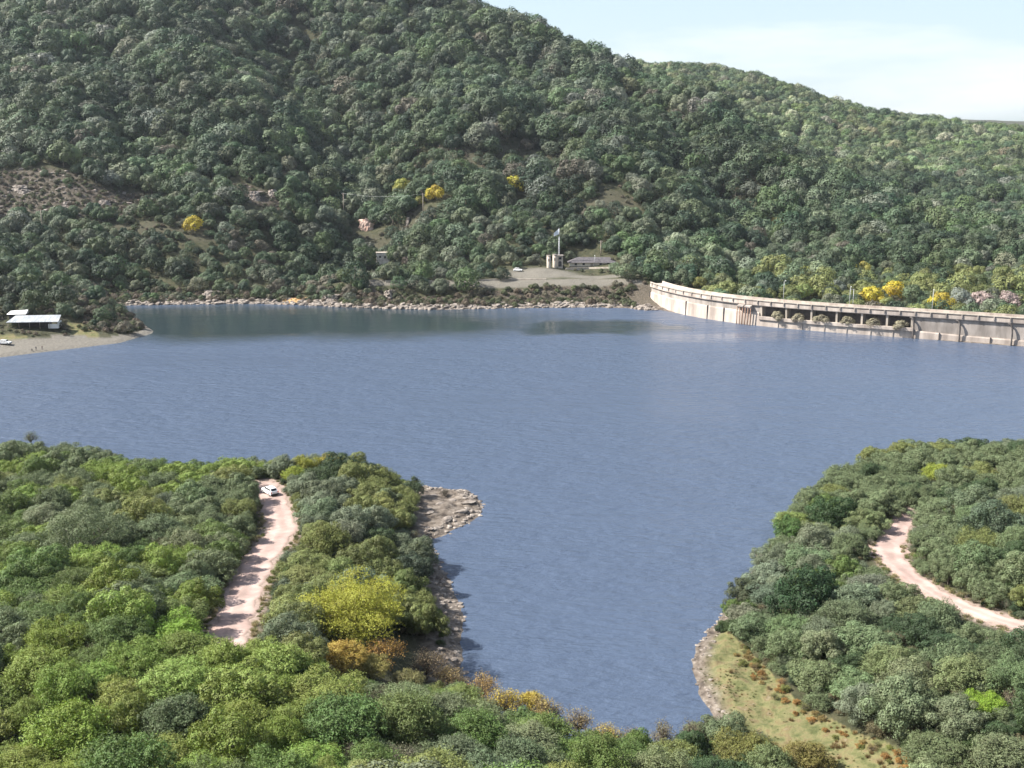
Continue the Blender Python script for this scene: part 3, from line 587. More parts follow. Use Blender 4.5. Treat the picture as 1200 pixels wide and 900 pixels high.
# nearly bare and twiggy
for i in range(3): proto(('bare', i), 400 + i, 3.0, 4.2, .3, 18, .28, 1500 + 900 * i, .17, rough=.5, keep=.1, orient=.2, wood_kw={'r0': .19, 'nlimb': 18, 'twigs': 9})
# far trees: coarser leaves, same shapes
for i in range(5): proto(('far', i), 500 + i, 4.0, 6.0, .3, 8 + 2 * i, .42, 3600, .46, rough=.14, keep=.93, asp=.85, orient=2.6, jit=.32, squash=.92, vn=.07, wood_kw={'r0': .2, 'nlimb': 3, 'sides': 4})
for i in range(2): proto(('farbare', i), 600 + i, 3.2, 4.2, .3, 14, .32, 420, .30, rough=.4, keep=.2, orient=.3, wood_kw={'r0': .13, 'nlimb': 12, 'twigs': 4, 'sides': 4})

def tree(name, kind, i, loc, sx, sz, rot, colr, label, cat, group=None, trunk_name='trunk'):
    cm, wm, R, H = PROTO[(kind, i)]
    e = empty(name, (loc[0], loc[1], loc[2] - .1), rot); e.scale = (sx, sx, sz)
    t = link(trunk_name, wm, e); t.color = (.3, .25, .2, 1)
    k = link('crown', cm, e); k.color = (*colr, 1); tag(e, label, cat, group); return e

# ---------------------------------------------------------------- photo-space clearances: what must stay open
ROAD1_PX = [(303, 577), (330, 577), (350, 612), (349, 632), (320, 662), (314, 700), (304, 757), (238, 752), (250, 715), (282, 660), (300, 622)]
ROAD2_PX = [(1042, 607), (1066, 612), (1064, 640), (1072, 665), (1100, 688), (1150, 710), (1205, 724), (1205, 748), (1160, 738), (1118, 712), (1058, 684), (1016, 657), (1020, 640), (1040, 624)]
WATER_PX = [(-200, 420), (1400, 480), (1400, 512), (1200, 517), (1130, 515), (1020, 521), (985, 545), (940, 564), (908, 600), (893, 640), (868, 668), (840, 712), (806, 760), (808, 790), (828, 835), (800, 850), (760, 862), (700, 852), (660, 826),
            (620, 795), (560, 780), (546, 795), (540, 765), (545, 730), (540, 700), (522, 670), (506, 640), (503, 632), (520, 626), (563, 605), (565, 585), (530, 566), (480, 560), (462, 552), (432, 536), (400, 528), (370, 522), (330, 534), (250, 538), (190, 543), (120, 528), (60, 520), (0, 518), (-200, 512)]
SPIT_PX = [(492, 566), (570, 575), (566, 606), (505, 636), (488, 622)]
SHORE1_PX = [(512, 660), (540, 700), (546, 735), (540, 775), (526, 760), (520, 720), (500, 690)]
CLEAR2_PX = [(818, 750), (850, 738), (880, 765), (930, 805), (950, 826), (985, 838), (1010, 858), (1050, 880), (1080, 905), (990, 905), (960, 850), (905, 850), (850, 842), (828, 815)]
AUT_PX = [(388, 748), (460, 738), (535, 760), (546, 800), (470, 806), (388, 790)]
OPEN = [AUT_PX, ROAD1_PX, ROAD2_PX, WATER_PX, SPIT_PX, SHORE1_PX, CLEAR2_PX]
def blocked(x, y, zg, R, Ht, base=.45):
    zc = zg + Ht * .5; pts = []
    for a in range(8):
        dx, dz = math.cos(a * math.pi / 4) * R * .88, math.sin(a * math.pi / 4) * Ht * .46
        if zc + dz < zg + base: continue
        u, v, _ = proj(x + dx, y, zc + dz); pts.append((u, v))
    pts = np.array(pts)
    return any(inside(pts[:, 0], pts[:, 1], q).any() for q in OPEN)
near = []       # (x, y, zg, R, Ht)
def reserve(x, y, R): near.append((x, y, R))

# named near trees: (name, kind, variant, photo x, y of crown middle, radius, height factor, colour, label, category)
DG = (.044, .070, .028); MG = (.092, .135, .036); BG = (.150, .205, .042); GG = (.115, .145, .070); OL = (.140, .160, .052); YG = (.20, .21, .035); YO = (.34, .25, .06); BR = (.22, .17, .10); SG = (.125, .150, .092)
NAMED = [
 ('big_bush_tree', 'dense', 9, 92, 628, 9.0, .86, GG, 'huge grey green dome shaped tree in the thicket at the left edge', 'tree'),
 ('yellowing_tree', 'feather', 9, 412, 715, 9.0, .9, (.27, .275, .04), 'big yellow green tree right of the lower dirt road', 'tree'),
 ('autumn_tree', 'feather', 2, 402, 770, 3.6, .95, YO, 'small orange yellow tree at the foot of the big yellow green tree', 'tree'),
 ('autumn_bush', 'feather', 0, 436, 782, 2.6, .9, (.22, .195, .06), 'ochre yellow bush just below and right of the orange yellow tree', 'bush'),
 ('olive_bush', 'feather', 3, 478, 800, 2.8, .9, (.16, .15, .06), 'brownish olive bush under the brown twiggy tree', 'bush'),
 ('dry_bush', 'bare', 2, 527, 792, 2.8, 1.0, (.26, .20, .09), 'straw coloured twiggy bush at the water, right of the brown twiggy tree', 'bush'),
 ('autumn_bush', 'bushy', 1, 622, 822, 2.2, 1.0, (.34, .27, .05), 'golden leaved bush low on the bank in front of the water', 'bush'),
 ('autumn_tree', 'bare', 2, 448, 762, 4.0, .9, (.30, .19, .05), 'half bare tree with orange brown leaves beside the orange yellow tree', 'tree'),
 ('bare_tree', 'bare', 1, 500, 778, 3.8, .95, BR, 'brown twiggy tree beside the water below the rocky shore', 'tree'),
 ('bare_tree', 'bare', 2, 592, 822, 3.4, .95, (.34, .27, .05), 'nearly bare tree with a few golden leaves, in front of the water', 'tree'),
 ('bare_tree', 'bare', 1, 640, 832, 3.2, 1.0, (.26, .20, .07), 'leafless looking tree sticking up into the blue water, right of the golden one', 'tree'),
 ('bare_tree', 'bare', 0, 742, 866, 2.6, .9, BR, 'thin grey bare bush low in the middle of the water edge', 'tree'),
 ('bare_tree', 'bare', 0, 36, 512, 2.6, 1.1, (.12, .15, .07), 'sparse thin tree rising above the crowns at the far left point', 'tree'),
 ('dark_tree', 'dense', 2, 945, 696, 6.3, 1.0, (.030, .060, .024), 'big very dark green dome tree on the right bank above the grass', 'tree'),
 ('grey_tree', 'dense', 0, 872, 694, 3.8, .95, (.075, .09, .048), 'grey green round tree at the very edge of the right bank', 'tree'),
 ('dark_tree', 'dense', 3, 1168, 612, 6.0, 1.0, (.07, .098, .058), 'tall grey green tree right of the winding dirt track', 'tree'),
 ('dark_tree', 'dense', 1, 975, 604, 5.2, 1.0, (.036, .068, .024), 'dark green tree left of the upper end of the winding track', 'tree'),
 ('green_tree', 'dense', 2, 925, 622, 3.9, 1.0, (.062, .115, .03), 'bright green round tree leaning over the water on the right bank', 'tree'),
 ('lime_tree', 'feather', 0, 1152, 826, 2.8, .9, (.17, .26, .03), 'small lime green tree among the dark trees lower right', 'tree'),
 ('lime_tree', 'feather', 3, 1098, 556, 4.0, .85, (.23, .27, .045), 'pale yellow green tree behind the winding track', 'tree'),
 ('autumn_tree', 'feather', 1, 388, 542, 4.0, .95, (.30, .25, .04), 'tree with a golden orange top right of the white car', 'tree'),
 ('lime_tree', 'feather', 2, 345, 556, 3.2, .9, (.20, .24, .035), 'yellow green tree immediately right of the white car', 'tree'),
 ('dark_tree', 'dense', 3, 430, 556, 4.2, 1.0, (.030, .048, .022), 'very dark green tree at the tip of the left point', 'tree'),
 ('dark_tree', 'bushy', 1, 485, 572, 3.0, 1.0, (.045, .066, .03), 'small dark green tree where the rocky spit begins', 'tree'),
 ('grey_tree', 'dense', 0, 438, 612, 5.0, .9, SG, 'broad silvery green tree between the road and the rocky spit', 'tree'),
 ('dark_tree', 'dense', 1, 480, 668, 4.3, .95, (.042, .06, .036), 'dark grey green tree above the rocky shore', 'tree'),
 ('shore_bush', 'bare', 2, 521, 578, 1.7, .7, (.08, .07, .05), 'low dark bush alone on the rocky spit', 'bush'),
 ('bronze_tree', 'feather', 0, 868, 884, 4.4, .8, (.13, .13, .035), 'bronze green tree at the bottom edge in front of the grassy shore', 'tree'),
 ('bare_bush', 'bare', 1, 566, 806, 3.2, 1.1, (.30, .21, .08), 'orange tinged twiggy bush left of the nearly bare golden leaved tree', 'bush'),
 ('bare_bush', 'bare', 0, 678, 846, 3.0, 1.1, (.24, .19, .09), 'grey twiggy bush on the waterline, nearer to the middle of the water', 'bush'),
 ('bare_bush', 'bare', 2, 712, 862, 2.8, 1.0, (.30, .24, .07), 'yellowish twiggy bush low in front of the water', 'bush'),
 ('bare_bush', 'bare', 1, 778, 862, 2.6, 1.2, (.16, .14, .08), 'upright bare bush left of the bare tree by the grassy shore', 'bush'),
 ('bronze_tree', 'feather', 1, 945, 892, 3.9, .85, (.15, .13, .04), 'second bronze tree at the bottom edge, nearer to the grassy strip', 'tree'),
 ('olive_tree', 'feather', 3, 790, 890, 3.6, .85, (.14, .16, .05), 'pale olive tree at the bottom edge between water and grassy shore', 'tree'),
 ('bare_tree', 'bare', 0, 812, 858, 2.6, 1.0, (.12, .11, .06), 'bare branching tree in front of the grassy shore', 'tree'),
 ('olive_tree', 'feather', 2, 80, 860, 5.6, .9, (.15, .21, .035), 'large light green feathery tree in the bottom left corner', 'tree'),
 ('lime_tree', 'feather', 0, 205, 745, 5.0, .85, (.15, .24, .035), 'bright green tree just left of the lower end of the dirt road', 'tree'),
 ('grey_tree', 'feather', 1, 205, 842, 4.6, .9, (.09, .12, .055), 'dull green tree with dark limbs showing, low in front of the dirt road', 'tree'),
 ('green_tree', 'feather', 3, 400, 850, 5.4, .85, (.085, .14, .04), 'mid green spreading tree at the bottom, below the orange tree', 'tree'),
 ('green_tree', 'feather', 2, 555, 862, 4.8, .9, (.085, .135, .035), 'green feathery tree at the bottom, left of the bare trees', 'tree'),
 ('bare_bush', 'bare', 1, 470, 888, 2.8, .9, (.12, .12, .07), 'tangle of bare grey twigs at the bottom edge', 'bush'),
]
cnt = 0
for (nm, kd, vi, px, py, R, hf, colr, lab, cat) in NAMED:
    cm, wm, R0, H0 = PROTO[(kd, vi)]; s = R / R0; Ht = H0 * s * hf
    g = solve(px, py, Ht * .55)
    tree(nm, kd, vi, g, s, s * hf, RNG.uniform(0, 6.28), colr, lab, cat); reserve(g[0], g[1], R)

# ---------------------------------------------------------------- the near woods, tree by tree
rng = np.random.default_rng(5)
cand = []
bigX = rng.uniform(-190, 190, 60000); bigY = rng.uniform(62, 300, 60000)
bz, bs = height(bigX, bigY); u, v, dd_ = proj(bigX, bigY, bz + 3)
gm1, _ = seg_dist(bigX, bigY, road1); gm2, _ = seg_dist(bigX, bigY, road2)
ok = (bs > 1.8) & (u > -70) & (u < 1270) & (v > 480) & (v < 960) & (~inside(bigX, bigY, clear_w))
bigX, bigY, bz, bs, u, v, gm1, gm2 = [a[ok] for a in (bigX, bigY, bz, bs, u, v, gm1, gm2)]
def zone(px, py, x, y):
    if px > 780: return 'right_up' if (py < 640 or px > 1040 + (py - 640) * 1.8) else 'right_low'
    if py > 760 + max(0, (px - 300)) * .12: return 'bottom'
    xr = np.interp(py, [560, 600, 622, 655, 690, 720, 752, 800], [314, 326, 330, 306, 288, 277, 268, 258])
    return 'left' if px < xr else 'mid'
PAL = {'left': [(DG, 2), (MG, 4), (BG, 1.3), (GG, 4), (OL, 2), (SG, 1.5)], 'mid': [(GG, 4), (OL, 3), (SG, 3), (DG, 1.5), (YG, .7)],
       'bottom': [(MG, 3), (BG, 4.5), ((.16, .20, .045), 2.5), (GG, 1.5), (OL, 1.5), (DG, 1)], 'right_up': [(MG, 3), (OL, 2), (GG, 4), (DG, 1), (SG, 2), ((.12, .16, .04), 1.5)],
       'bottom2': [(MG, 4), (GG, 3), (OL, 2.5), (BG, .8), (DG, 1)], 'right_low': [(DG, 3), (GG, 4), (SG, 2.5), (MG, 3), (BG, .5)]}
CN = {DG: 'dark green', MG: 'mid green', BG: 'bright green', GG: 'grey green', OL: 'olive green', YG: 'yellow green', SG: 'silvery green'}
placed = []
for ps in (4.6, 3.9, 3.2, 2.5, 2.0):
    nt_ = {4.6: 5000, 3.9: 9000, 3.2: 12000, 2.5: 14000, 2.0: 16000}[ps]
    for i in range(nt_):
        j = rng.integers(len(bigX)); x, y, z = bigX[j], bigY[j], bz[j]
        R = ps * rng.uniform(.85, 1.15)
        if bs[j] < R * .5: continue
        if gm1[j] < 2.6 + R * .85 or gm2[j] < 1.7 + R * .85: continue
        if any((x - a) ** 2 + (y - b) ** 2 < (.68 * (R + r_)) ** 2 for a, b, r_ in near): continue
        zn = zone(u[j], v[j], x, y)
        pf = {'bottom': .88, 'left': .45, 'mid': .3, 'right_up': .4, 'right_low': .3}[zn]
        kd = 'feather' if rng.random() < pf else 'dense'
        if R < 2.4 and rng.random() < .75: kd = 'bushy'
        vi = int(rng.integers({'feather': 4, 'dense': 4, 'bushy': 2}[kd])); R0, H0 = PROTO[(kd, vi)][2:]
        sh = R / R0; hf = rng.uniform(.7, 1.2) * (1 if R < 4 else .9)
        if y < 100: hf *= .8
        if blocked(x, y, z, R, H0 * sh * hf): continue
        pal = PAL['bottom2' if zn == 'bottom' and u[j] > 430 else zn]; wts = np.array([q[1] for q in pal]); 
        uu_ = .62 * float(np.clip(.5 + .75 * fbm(np.array([x]), np.array([y]), 26, 2, 301)[0], 0, .999)) + .38 * rng.random(); cc = pal[int(np.searchsorted(np.cumsum(wts) / wts.sum(), uu_))][0]
        near.append((x, y, R)); placed.append((x, y, z, R, kd, vi, sh, hf, cc, zn, u[j], v[j]))
print('near trees', len(placed))
# largest in the picture become individuals; the remainder goes into one mass
placed.sort(key=lambda q: -q[3] / math.hypot(q[0], q[1]))
indiv = placed[:262]; rest = placed[262:]
ZN = {'left': 'left of the lower road', 'mid': 'right of the lower road', 'bottom': 'on the near bottom slope',
      'right_up': 'above the winding track', 'right_low': 'below the winding track'}
ORD = ['first', 'second', 'third', 'fourth', 'fifth', 'sixth', 'seventh', 'eighth', 'ninth', 'tenth', 'eleventh', 'twelfth', 'thirteenth', 'fourteenth', 'fifteenth', 'sixteenth', 'seventeenth', 'eighteenth', 'nineteenth', 'twentieth']
ROWN = {}
by = {}
for q in indiv: by.setdefault(q[9], []).append(q)
for zn, qs in by.items():
    qs.sort(key=lambda q: q[11]); nrow = max(1, int(round(len(qs) / 9)))
    rows = np.array_split(np.arange(len(qs)), nrow)
    for ri, rw in enumerate(rows):
        rq = sorted([qs[k] for k in rw], key=lambda q: q[10])
        for ci, q in enumerate(rq):
            x, y, z, R, kd, vi, sh, hf, cc, zn_, uu, vv = q
            cn = CN.get(cc, 'light green'); shp = {'feather': 'feathery', 'dense': 'round', 'bushy': 'bushy'}[kd]
            rowt = 'top row' if ri == 0 else ('bottom row' if ri == nrow - 1 else ORD[ri] + ' row down')
            if nrow == 1: rowt = 'only row'
            lab = '%s %s tree %s, %s, %s from left' % (cn, shp, ZN[zn], rowt, ORD[min(ci, 19)])
            jit = 1 + rng.uniform(-.16, .16, 3) * (.6, .35, .6); col_ = tuple(float(a * b_) for a, b_ in zip(cc, jit * rng.uniform(.82, 1.2)))
            tree({'feather': 'feathery_tree', 'dense': 'round_tree', 'bushy': 'bushy_tree'}[kd], kd, vi, (x, y, z), sh, sh * hf, rng.uniform(0, 6.28), col_, lab, 'tree', 'trees ' + ZN[zn])

# ---------------------------------------------------------------- masses (geometry nodes): the woods of the far hills, undergrowth
def mass(name, label, keys, X, Y, Z, S, HF, ROT, IDX, TINT):
    pc = bpy.data.collections.new(name + '_kinds')
    for i, k in enumerate(keys):
        cm, wm = PROTO[k][:2]
        bm = bmesh.new(); bm.from_mesh(cm); me = cm.copy(); me.name = 'crown_and_trunk'
        # crown and wood in one mesh, two materials
        nv = len(me.vertices); a = np.empty(nv * 3, np.float32); me.vertices.foreach_get('co', a); va = np.empty(nv, np.float32); me.attributes['var'].data.foreach_get('value', va); bm.free()
        V = a.reshape(-1, 3); Fm = [tuple(range(4 * q, 4 * q + 4)) for q in range(nv // 4)]
        wv = [tuple(v_.co) for v_ in wm.vertices]; wf = [tuple(p_.vertices) for p_ in wm.polygons]
        m2 = bpy.data.meshes.new('tree_form'); m2.from_pydata([tuple(q) for q in V.tolist()] + wv, [], Fm + [tuple(i_ + nv for i_ in f_) for f_ in wf])
        m2.materials.append(M_LEAFS); m2.materials.append(M_BARK)
        m2.polygons.foreach_set('material_index', [0] * len(Fm) + [1] * len(wf))
        at_ = m2.attributes.new('var', 'FLOAT', 'POINT'); at_.data.foreach_set('value', np.concatenate([va, np.full(len(wv), .5, np.float32)]))
        o = bpy.data.objects.new('form%02d' % i, m2); pc.objects.link(o)
        bpy.data.meshes.remove(me)
    n = len(X); me = bpy.data.meshes.new(name); me.vertices.add(n); me.vertices.foreach_set('co', np.stack([X, Y, Z], -1).astype(np.float32).ravel())
    def at_(nm, typ, arr, fld): q = me.attributes.new(nm, typ, 'POINT'); q.data.foreach_set(fld, np.ascontiguousarray(arr).ravel())
    at_('sc', 'FLOAT_VECTOR', np.stack([S, S, S * HF], -1).astype(np.float32), 'vector'); at_('rot', 'FLOAT', ROT.astype(np.float32), 'value'); at_('idx', 'INT', IDX.astype(np.int32), 'value')
    at_('tint', 'FLOAT_COLOR', np.concatenate([TINT, np.ones((n, 1))], 1).astype(np.float32), 'color')
    o = link(name, me); tag(o, label, None, None, 'stuff')
    g = bpy.data.node_groups.new(name + '_nodes', 'GeometryNodeTree'); g.interface.new_socket('Geometry', in_out='INPUT', socket_type='NodeSocketGeometry'); g.interface.new_socket('Geometry', in_out='OUTPUT', socket_type='NodeSocketGeometry')
    gi = g.nodes.new('NodeGroupInput'); go = g.nodes.new('NodeGroupOutput'); ip = g.nodes.new('GeometryNodeInstanceOnPoints'); ci = g.nodes.new('GeometryNodeCollectionInfo')
    ci.inputs['Collection'].default_value = pc; ci.inputs['Separate Children'].default_value = True; ci.inputs['Reset Children'].default_value = True
    def na_(nm, t): q = g.nodes.new('GeometryNodeInputNamedAttribute'); q.data_type = t; q.inputs['Name'].default_value = nm; return [s_ for s_ in q.outputs if s_.enabled][0]
    cb = g.nodes.new('ShaderNodeCombineXYZ'); g.links.new(na_('rot', 'FLOAT'), cb.inputs[2])
    m2p = g.nodes.new('GeometryNodeMeshToPoints')
    g.links.new(gi.outputs[0], m2p.inputs[0]); g.links.new(m2p.outputs[0], ip.inputs['Points']); g.links.new(ci.outputs[0], ip.inputs['Instance']); ip.inputs['Pick Instance'].default_value = True
    g.links.new(na_('idx', 'INT'), ip.inputs['Instance Index']); g.links.new(cb.outputs[0], ip.inputs['Rotation']); g.links.new(na_('sc', 'FLOAT_VECTOR'), ip.inputs['Scale'])
    g.links.new(ip.outputs[0], go.inputs[0])
    md = o.modifiers.new('instances', 'NODES'); md.node_group = g
    return o
# terrain horizon, to leave out what the hills hide
EL = (GZ - CAMZ) / RR; MAXE = np.maximum.accumulate(EL, axis=1)
def seen(X, Y, Z, top):
    a = np.degrees(np.arctan2(X, Y)); r = np.hypot(X, Y)
    ia = np.clip(np.searchsorted(ang, a), 0, na - 1); ir = np.clip(np.searchsorted(rr, r) - 2, 0, nr - 1)
    return (Z + top - CAMZ) / r > MAXE[ia, ir] - .004
def jgrid(x0, x1, y0, y1, sp, rng, jit=.42):
    gx, gy = np.meshgrid(np.arange(x0, x1, sp), np.arange(y0, y1, sp * .87)); gx = gx + (np.arange(gx.shape[0]) % 2)[:, None] * sp * .5
    return (gx + rng.uniform(-jit, jit, gx.shape) * sp).ravel(), (gy + rng.uniform(-jit, jit, gy.shape) * sp).ravel()
FAR_RES = []     # kept free round named far things: (x, y, r)
def far_res(x, y, r, cap=18): FAR_RES.append((x, y, r, cap))
# ---------------------------------------------------------------- the dam
wl = [P(*q)[:2] for q in DAM_W]; wl = np.array(wl); wl3 = smooth_path([np.array((a[0], a[1], 0)) for a in wl], 10)[:, :2]
tpar = np.linspace(0, 1, len(wl3)); cx_ = np.polyfit(tpar, wl3[:, 0], 3); cy_ = np.polyfit(tpar, wl3[:, 1], 3)
tt = np.linspace(-.055, 1.10, 120); dp = np.stack([np.polyval(cx_, tt), np.polyval(cy_, tt)], -1)
tg = np.gradient(dp, axis=0); tg /= np.linalg.norm(tg, axis=1, keepdims=True); dn = np.stack([tg[:, 1], -tg[:, 0]], -1)
if (dn[:, 1].mean() > 0): dn = -dn          # outward = towards the lake
dpx = np.array([proj(a[0], a[1], 0)[0] for a in dp])
darc = np.concatenate([[0], np.cumsum(np.linalg.norm(np.diff(dp, axis=0), axis=1))])
def dam_at(px): 
    i = np.interp(px, dpx, np.arange(len(dp))); k = int(min(max(i, 0), len(dp) - 2)); f = i - k; return dp[k] * (1 - f) + dp[k + 1] * f, dn[k], math.atan2(tg[k][1], tg[k][0])
def dam_sub(x0, x1):
    m = (dpx >= x0) & (dpx <= x1); a, na_, _ = dam_at(x0); b, nb_, _ = dam_at(x1)
    return np.concatenate([[a], dp[m], [b]]), np.concatenate([[na_], dn[m], [nb_]])
SP0, SP1 = 889, 1069
dam = empty('dam', (*dam_at(960)[0], 0)); DORG = np.array((*dam_at(960)[0], 0.0))
tag(dam, 'long curved pale concrete dam with a road on its crest, closing the lake', 'dam')
def dpart(mb, name, mat, parent=None):
    par = parent or dam; off = DORG if par is dam else DORG
    mb.v = [(x - off[0], y - off[1], z) for x, y, z in mb.v]; o = mb.build(name, mat); o.parent = par
    return o
def zl_(px): return float(np.interp(px, [750, 864, 889, 1069, 1123, 1250], [6.9, 6.3, 6.2, 3.4, 2.7, 2.2]))
# upper wall and lower plinth
for a, b_, nm in ((dpx[0], SP0, 0), (SP1, dpx[-1], 1)):
    pt_, nn_ = dam_sub(a + .01, b_); mb = MB(); mb.sweep(pt_, nn_, [(-.4, -7), (-.4, 9.3), (-6.5, 9.3), (-9.5, -7)]); dpart(mb, 'wall', M_CONCW)
    pxs = [proj(q[0], q[1], 0)[0] for q in pt_]
    mb = MB(); mb.sweep(pt_, nn_, lambda i: [(.6, -7), (.15, zl_(pxs[i]) - .5), (-.1, zl_(pxs[i])), (-.39, zl_(pxs[i])), (-.39, -7)]); dpart(mb, 'plinth', M_CONCP)
pt_, nn_ = dam_sub(SP0 + .01, SP1 - .01); pxs = [proj(q[0], q[1], 0)[0] for q in pt_]
mb = MB(); mb.sweep(pt_, nn_, lambda i: [(.6, -7), (.25, 3.1), (-3.2, 3.1), (-3.2, 9.3), (-6.5, 9.3), (-9.5, -7)]); dpart(mb, 'spillway_wall', M_CONCW)
mb = MB(); mb.sweep(pt_, nn_, [(.95, 3.102), (.95, 4.5), (-.4, 4.5), (-.4, 3.102)]); dpart(mb, 'spillway_sill', M_CONCP)
mb = MB(); mb.sweep(pt_, nn_, [(.64, -7), (.31, 2.3), (.31, 2.9), (.23, 3.0), (.23, -7)]); dpart(mb, 'plinth', M_CONCP)
for k in range(7):
    q, n_o, az = dam_at(SP0 + 1.5 + (SP1 - SP0 - 3) * k / 6); mb = MB()
    mb.box((-.45, -.2, 4.0), (.45, 3.19, 9.297), az, (*q, 0)) if False else None
    a_ = np.array((math.cos(az), math.sin(az))); V = []
    hw = .55 if k in (0, 6) else .4
    for s_ in (-hw, hw):
        for u_, z_ in ((-.5, 4.503), (-.1, 9.297), (-3.19, 9.297), (-3.19, 3.103), (-.6, 4.503)) if True else ():
            pp = q + a_ * s_ + n_o * u_; V.append((pp[0], pp[1], z_))
    mb.add(V, [tuple(range(5)), tuple(range(9, 4, -1))] + [(i, (i + 1) % 5, 5 + (i + 1) % 5, 5 + i) for i in range(5)]); dpart(mb, 'pier', M_CONC)
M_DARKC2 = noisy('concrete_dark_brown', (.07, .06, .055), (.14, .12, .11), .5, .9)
# dark flood openings between the piers
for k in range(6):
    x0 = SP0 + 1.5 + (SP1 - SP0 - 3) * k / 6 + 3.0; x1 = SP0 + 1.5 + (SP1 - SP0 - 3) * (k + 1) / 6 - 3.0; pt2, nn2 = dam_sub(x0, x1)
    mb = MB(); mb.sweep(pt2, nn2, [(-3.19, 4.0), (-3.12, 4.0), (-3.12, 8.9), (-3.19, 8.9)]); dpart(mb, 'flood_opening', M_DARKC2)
# crest: fascia beam, deck, parapets
pt_, nn_ = dp, dn
mb = MB(); mb.sweep(pt_, nn_, [(.35, 9.303), (.45, 9.6), (.45, 11.0), (-6.6, 11.0), (-6.6, 9.303)]); dpart(mb, 'crest_beam', M_CONCP)
mb = MB(); mb.sweep(pt_, nn_, [(-.06, 11.004), (-.06, 11.02), (-6.1, 11.02), (-6.1, 11.004)]); dpart(mb, 'road_deck', M_ASPH)
for u0, u1, z1 in ((.34, .06, 11.62), (-6.15, -6.45, 12.15)):
    mb = MB(); mb.sweep(pt_, nn_, [(u0, 11.30 if u0 > 0 else 11.004), (u0, z1), (u1, z1), (u1, 11.30 if u0 > 0 else 11.004)]); par = dpart(mb, 'parapet', M_CONCP)
mb = MB(); mb.sweep(pt_, nn_, [(.52, 11.625), (.52, 11.95), (-.05, 11.95), (-.05, 11.625)]); dpart(mb, 'coping', M_CONC)
mb = MB(); mb.sweep(pt_, nn_, [(.30, 11.005), (.30, 11.298), (.10, 11.298), (.10, 11.005)]); dpart(mb, 'coping_shade', M_DARKC)  # solid dark strip standing in for the shadow below the coping
tot = darc[-1]; nps = int(tot / 6.2)
for k in range(nps):
    s_ = (k + .5) / nps * tot; i = np.interp(s_, darc, np.arange(len(dp))); kk = int(min(i, len(dp) - 2)); q = dp[kk] + (dp[kk + 1] - dp[kk]) * (i - kk); az = math.atan2(tg[kk][1], tg[kk][0])
    mb = MB(); mb.box((-.22, -.30, 10.15), (.22, .28, 11.62), az, (q[0] + dn[kk][0] * .55, q[1] + dn[kk][1] * .55, 0)); dpart(mb, 'railing_post', M_CONCW)
# dark joints in the lower wall, curved down pipes, the intake columns
for px in (762, 804, 829, 848, 1100, 1160, 1215):
    q, n_o, az = dam_at(px); mb = MB(); mb.box((-.16, -.6, -3), (.16, .72, zl_(px) + .15), az, (q[0], q[1], 0)); dpart(mb, 'wall_joint', M_DARKC)
for px in (912, 940, 966, 992, 1020, 1046):
    q, n_o, az = dam_at(px); mb = MB(); mb.box((-.14, -.6, -3), (.14, .70, 2.95), az, (q[0], q[1], 0)); dpart(mb, 'wall_joint', M_CONCW)
for px in (1069, 1123, 1184):
    q, n_o, az = dam_at(px); a_ = np.array((math.cos(az), math.sin(az))); mb = MB(); pts = []
    for sa, u_, z_ in ((-1.6, .2, 9.2), (-.5, .45, 8.7), (.1, .75, 7.4), (.3, .95, 5.2), (.3, 1.1, 2), (.3, 1.2, -4)):
        pp = q + a_ * sa + n_o * u_; pts.append((pp[0], pp[1], z_))
    mb.tube(pts, [.42, .42, .4, .36, .34, .34], 8); dpart(mb, 'drain_pipe', M_DARKC)
for k in range(6):
    px = 865.5 + k * 3.1; q, n_o, az = dam_at(px); mb = MB(); pp = q + n_o * 1.9; mb.tube([(pp[0], pp[1], -5), (pp[0], pp[1], 8.3)], .22, 8); dpart(mb, 'intake_column', noisy('rust_brown', (.16, .09, .06), (.3, .2, .15), 1) if k == 0 else bpy.data.materials['rust_brown'])
for px in (869, 877.5):
    q, n_o, az = dam_at(px); a_ = np.array((math.cos(az), math.sin(az))); mb = MB(); V = []
    for s_ in (-1.5, 1.5):
        for u_, z_ in ((-.38, 9.29), (2.3, 8.9), (2.3, 8.3), (-.38, 6.6)): pp = q + a_ * s_ + n_o * u_; V.append((pp[0], pp[1], z_))
    mb.add(V, [(0, 1, 2, 3), (7, 6, 5, 4)] + [(i, (i + 1) % 4, 4 + (i + 1) % 4, 4 + i) for i in range(4)]); dpart(mb, 'intake_bracket', M_CONCW)
# bushes rooted in the silt of the spillway ledge
LB = ['leftmost', 'second from left', 'third from left', 'fourth from left', 'fifth from left', 'rightmost']
for k, px in enumerate((910, 935, 962, 992, 1023, 1055)):
    q, n_o, az = dam_at(px); tree('ledge_bush', 'far', k % 5, (q[0] - n_o[0] * .7, q[1] - n_o[1] * .7, 3.3), 0.76 + .05 * (k % 3), .68, k, (.24, .22, .15), 'rounded olive bush on the spillway ledge, %s of six' % LB[k], 'bush', 'bushes on the spillway ledge')

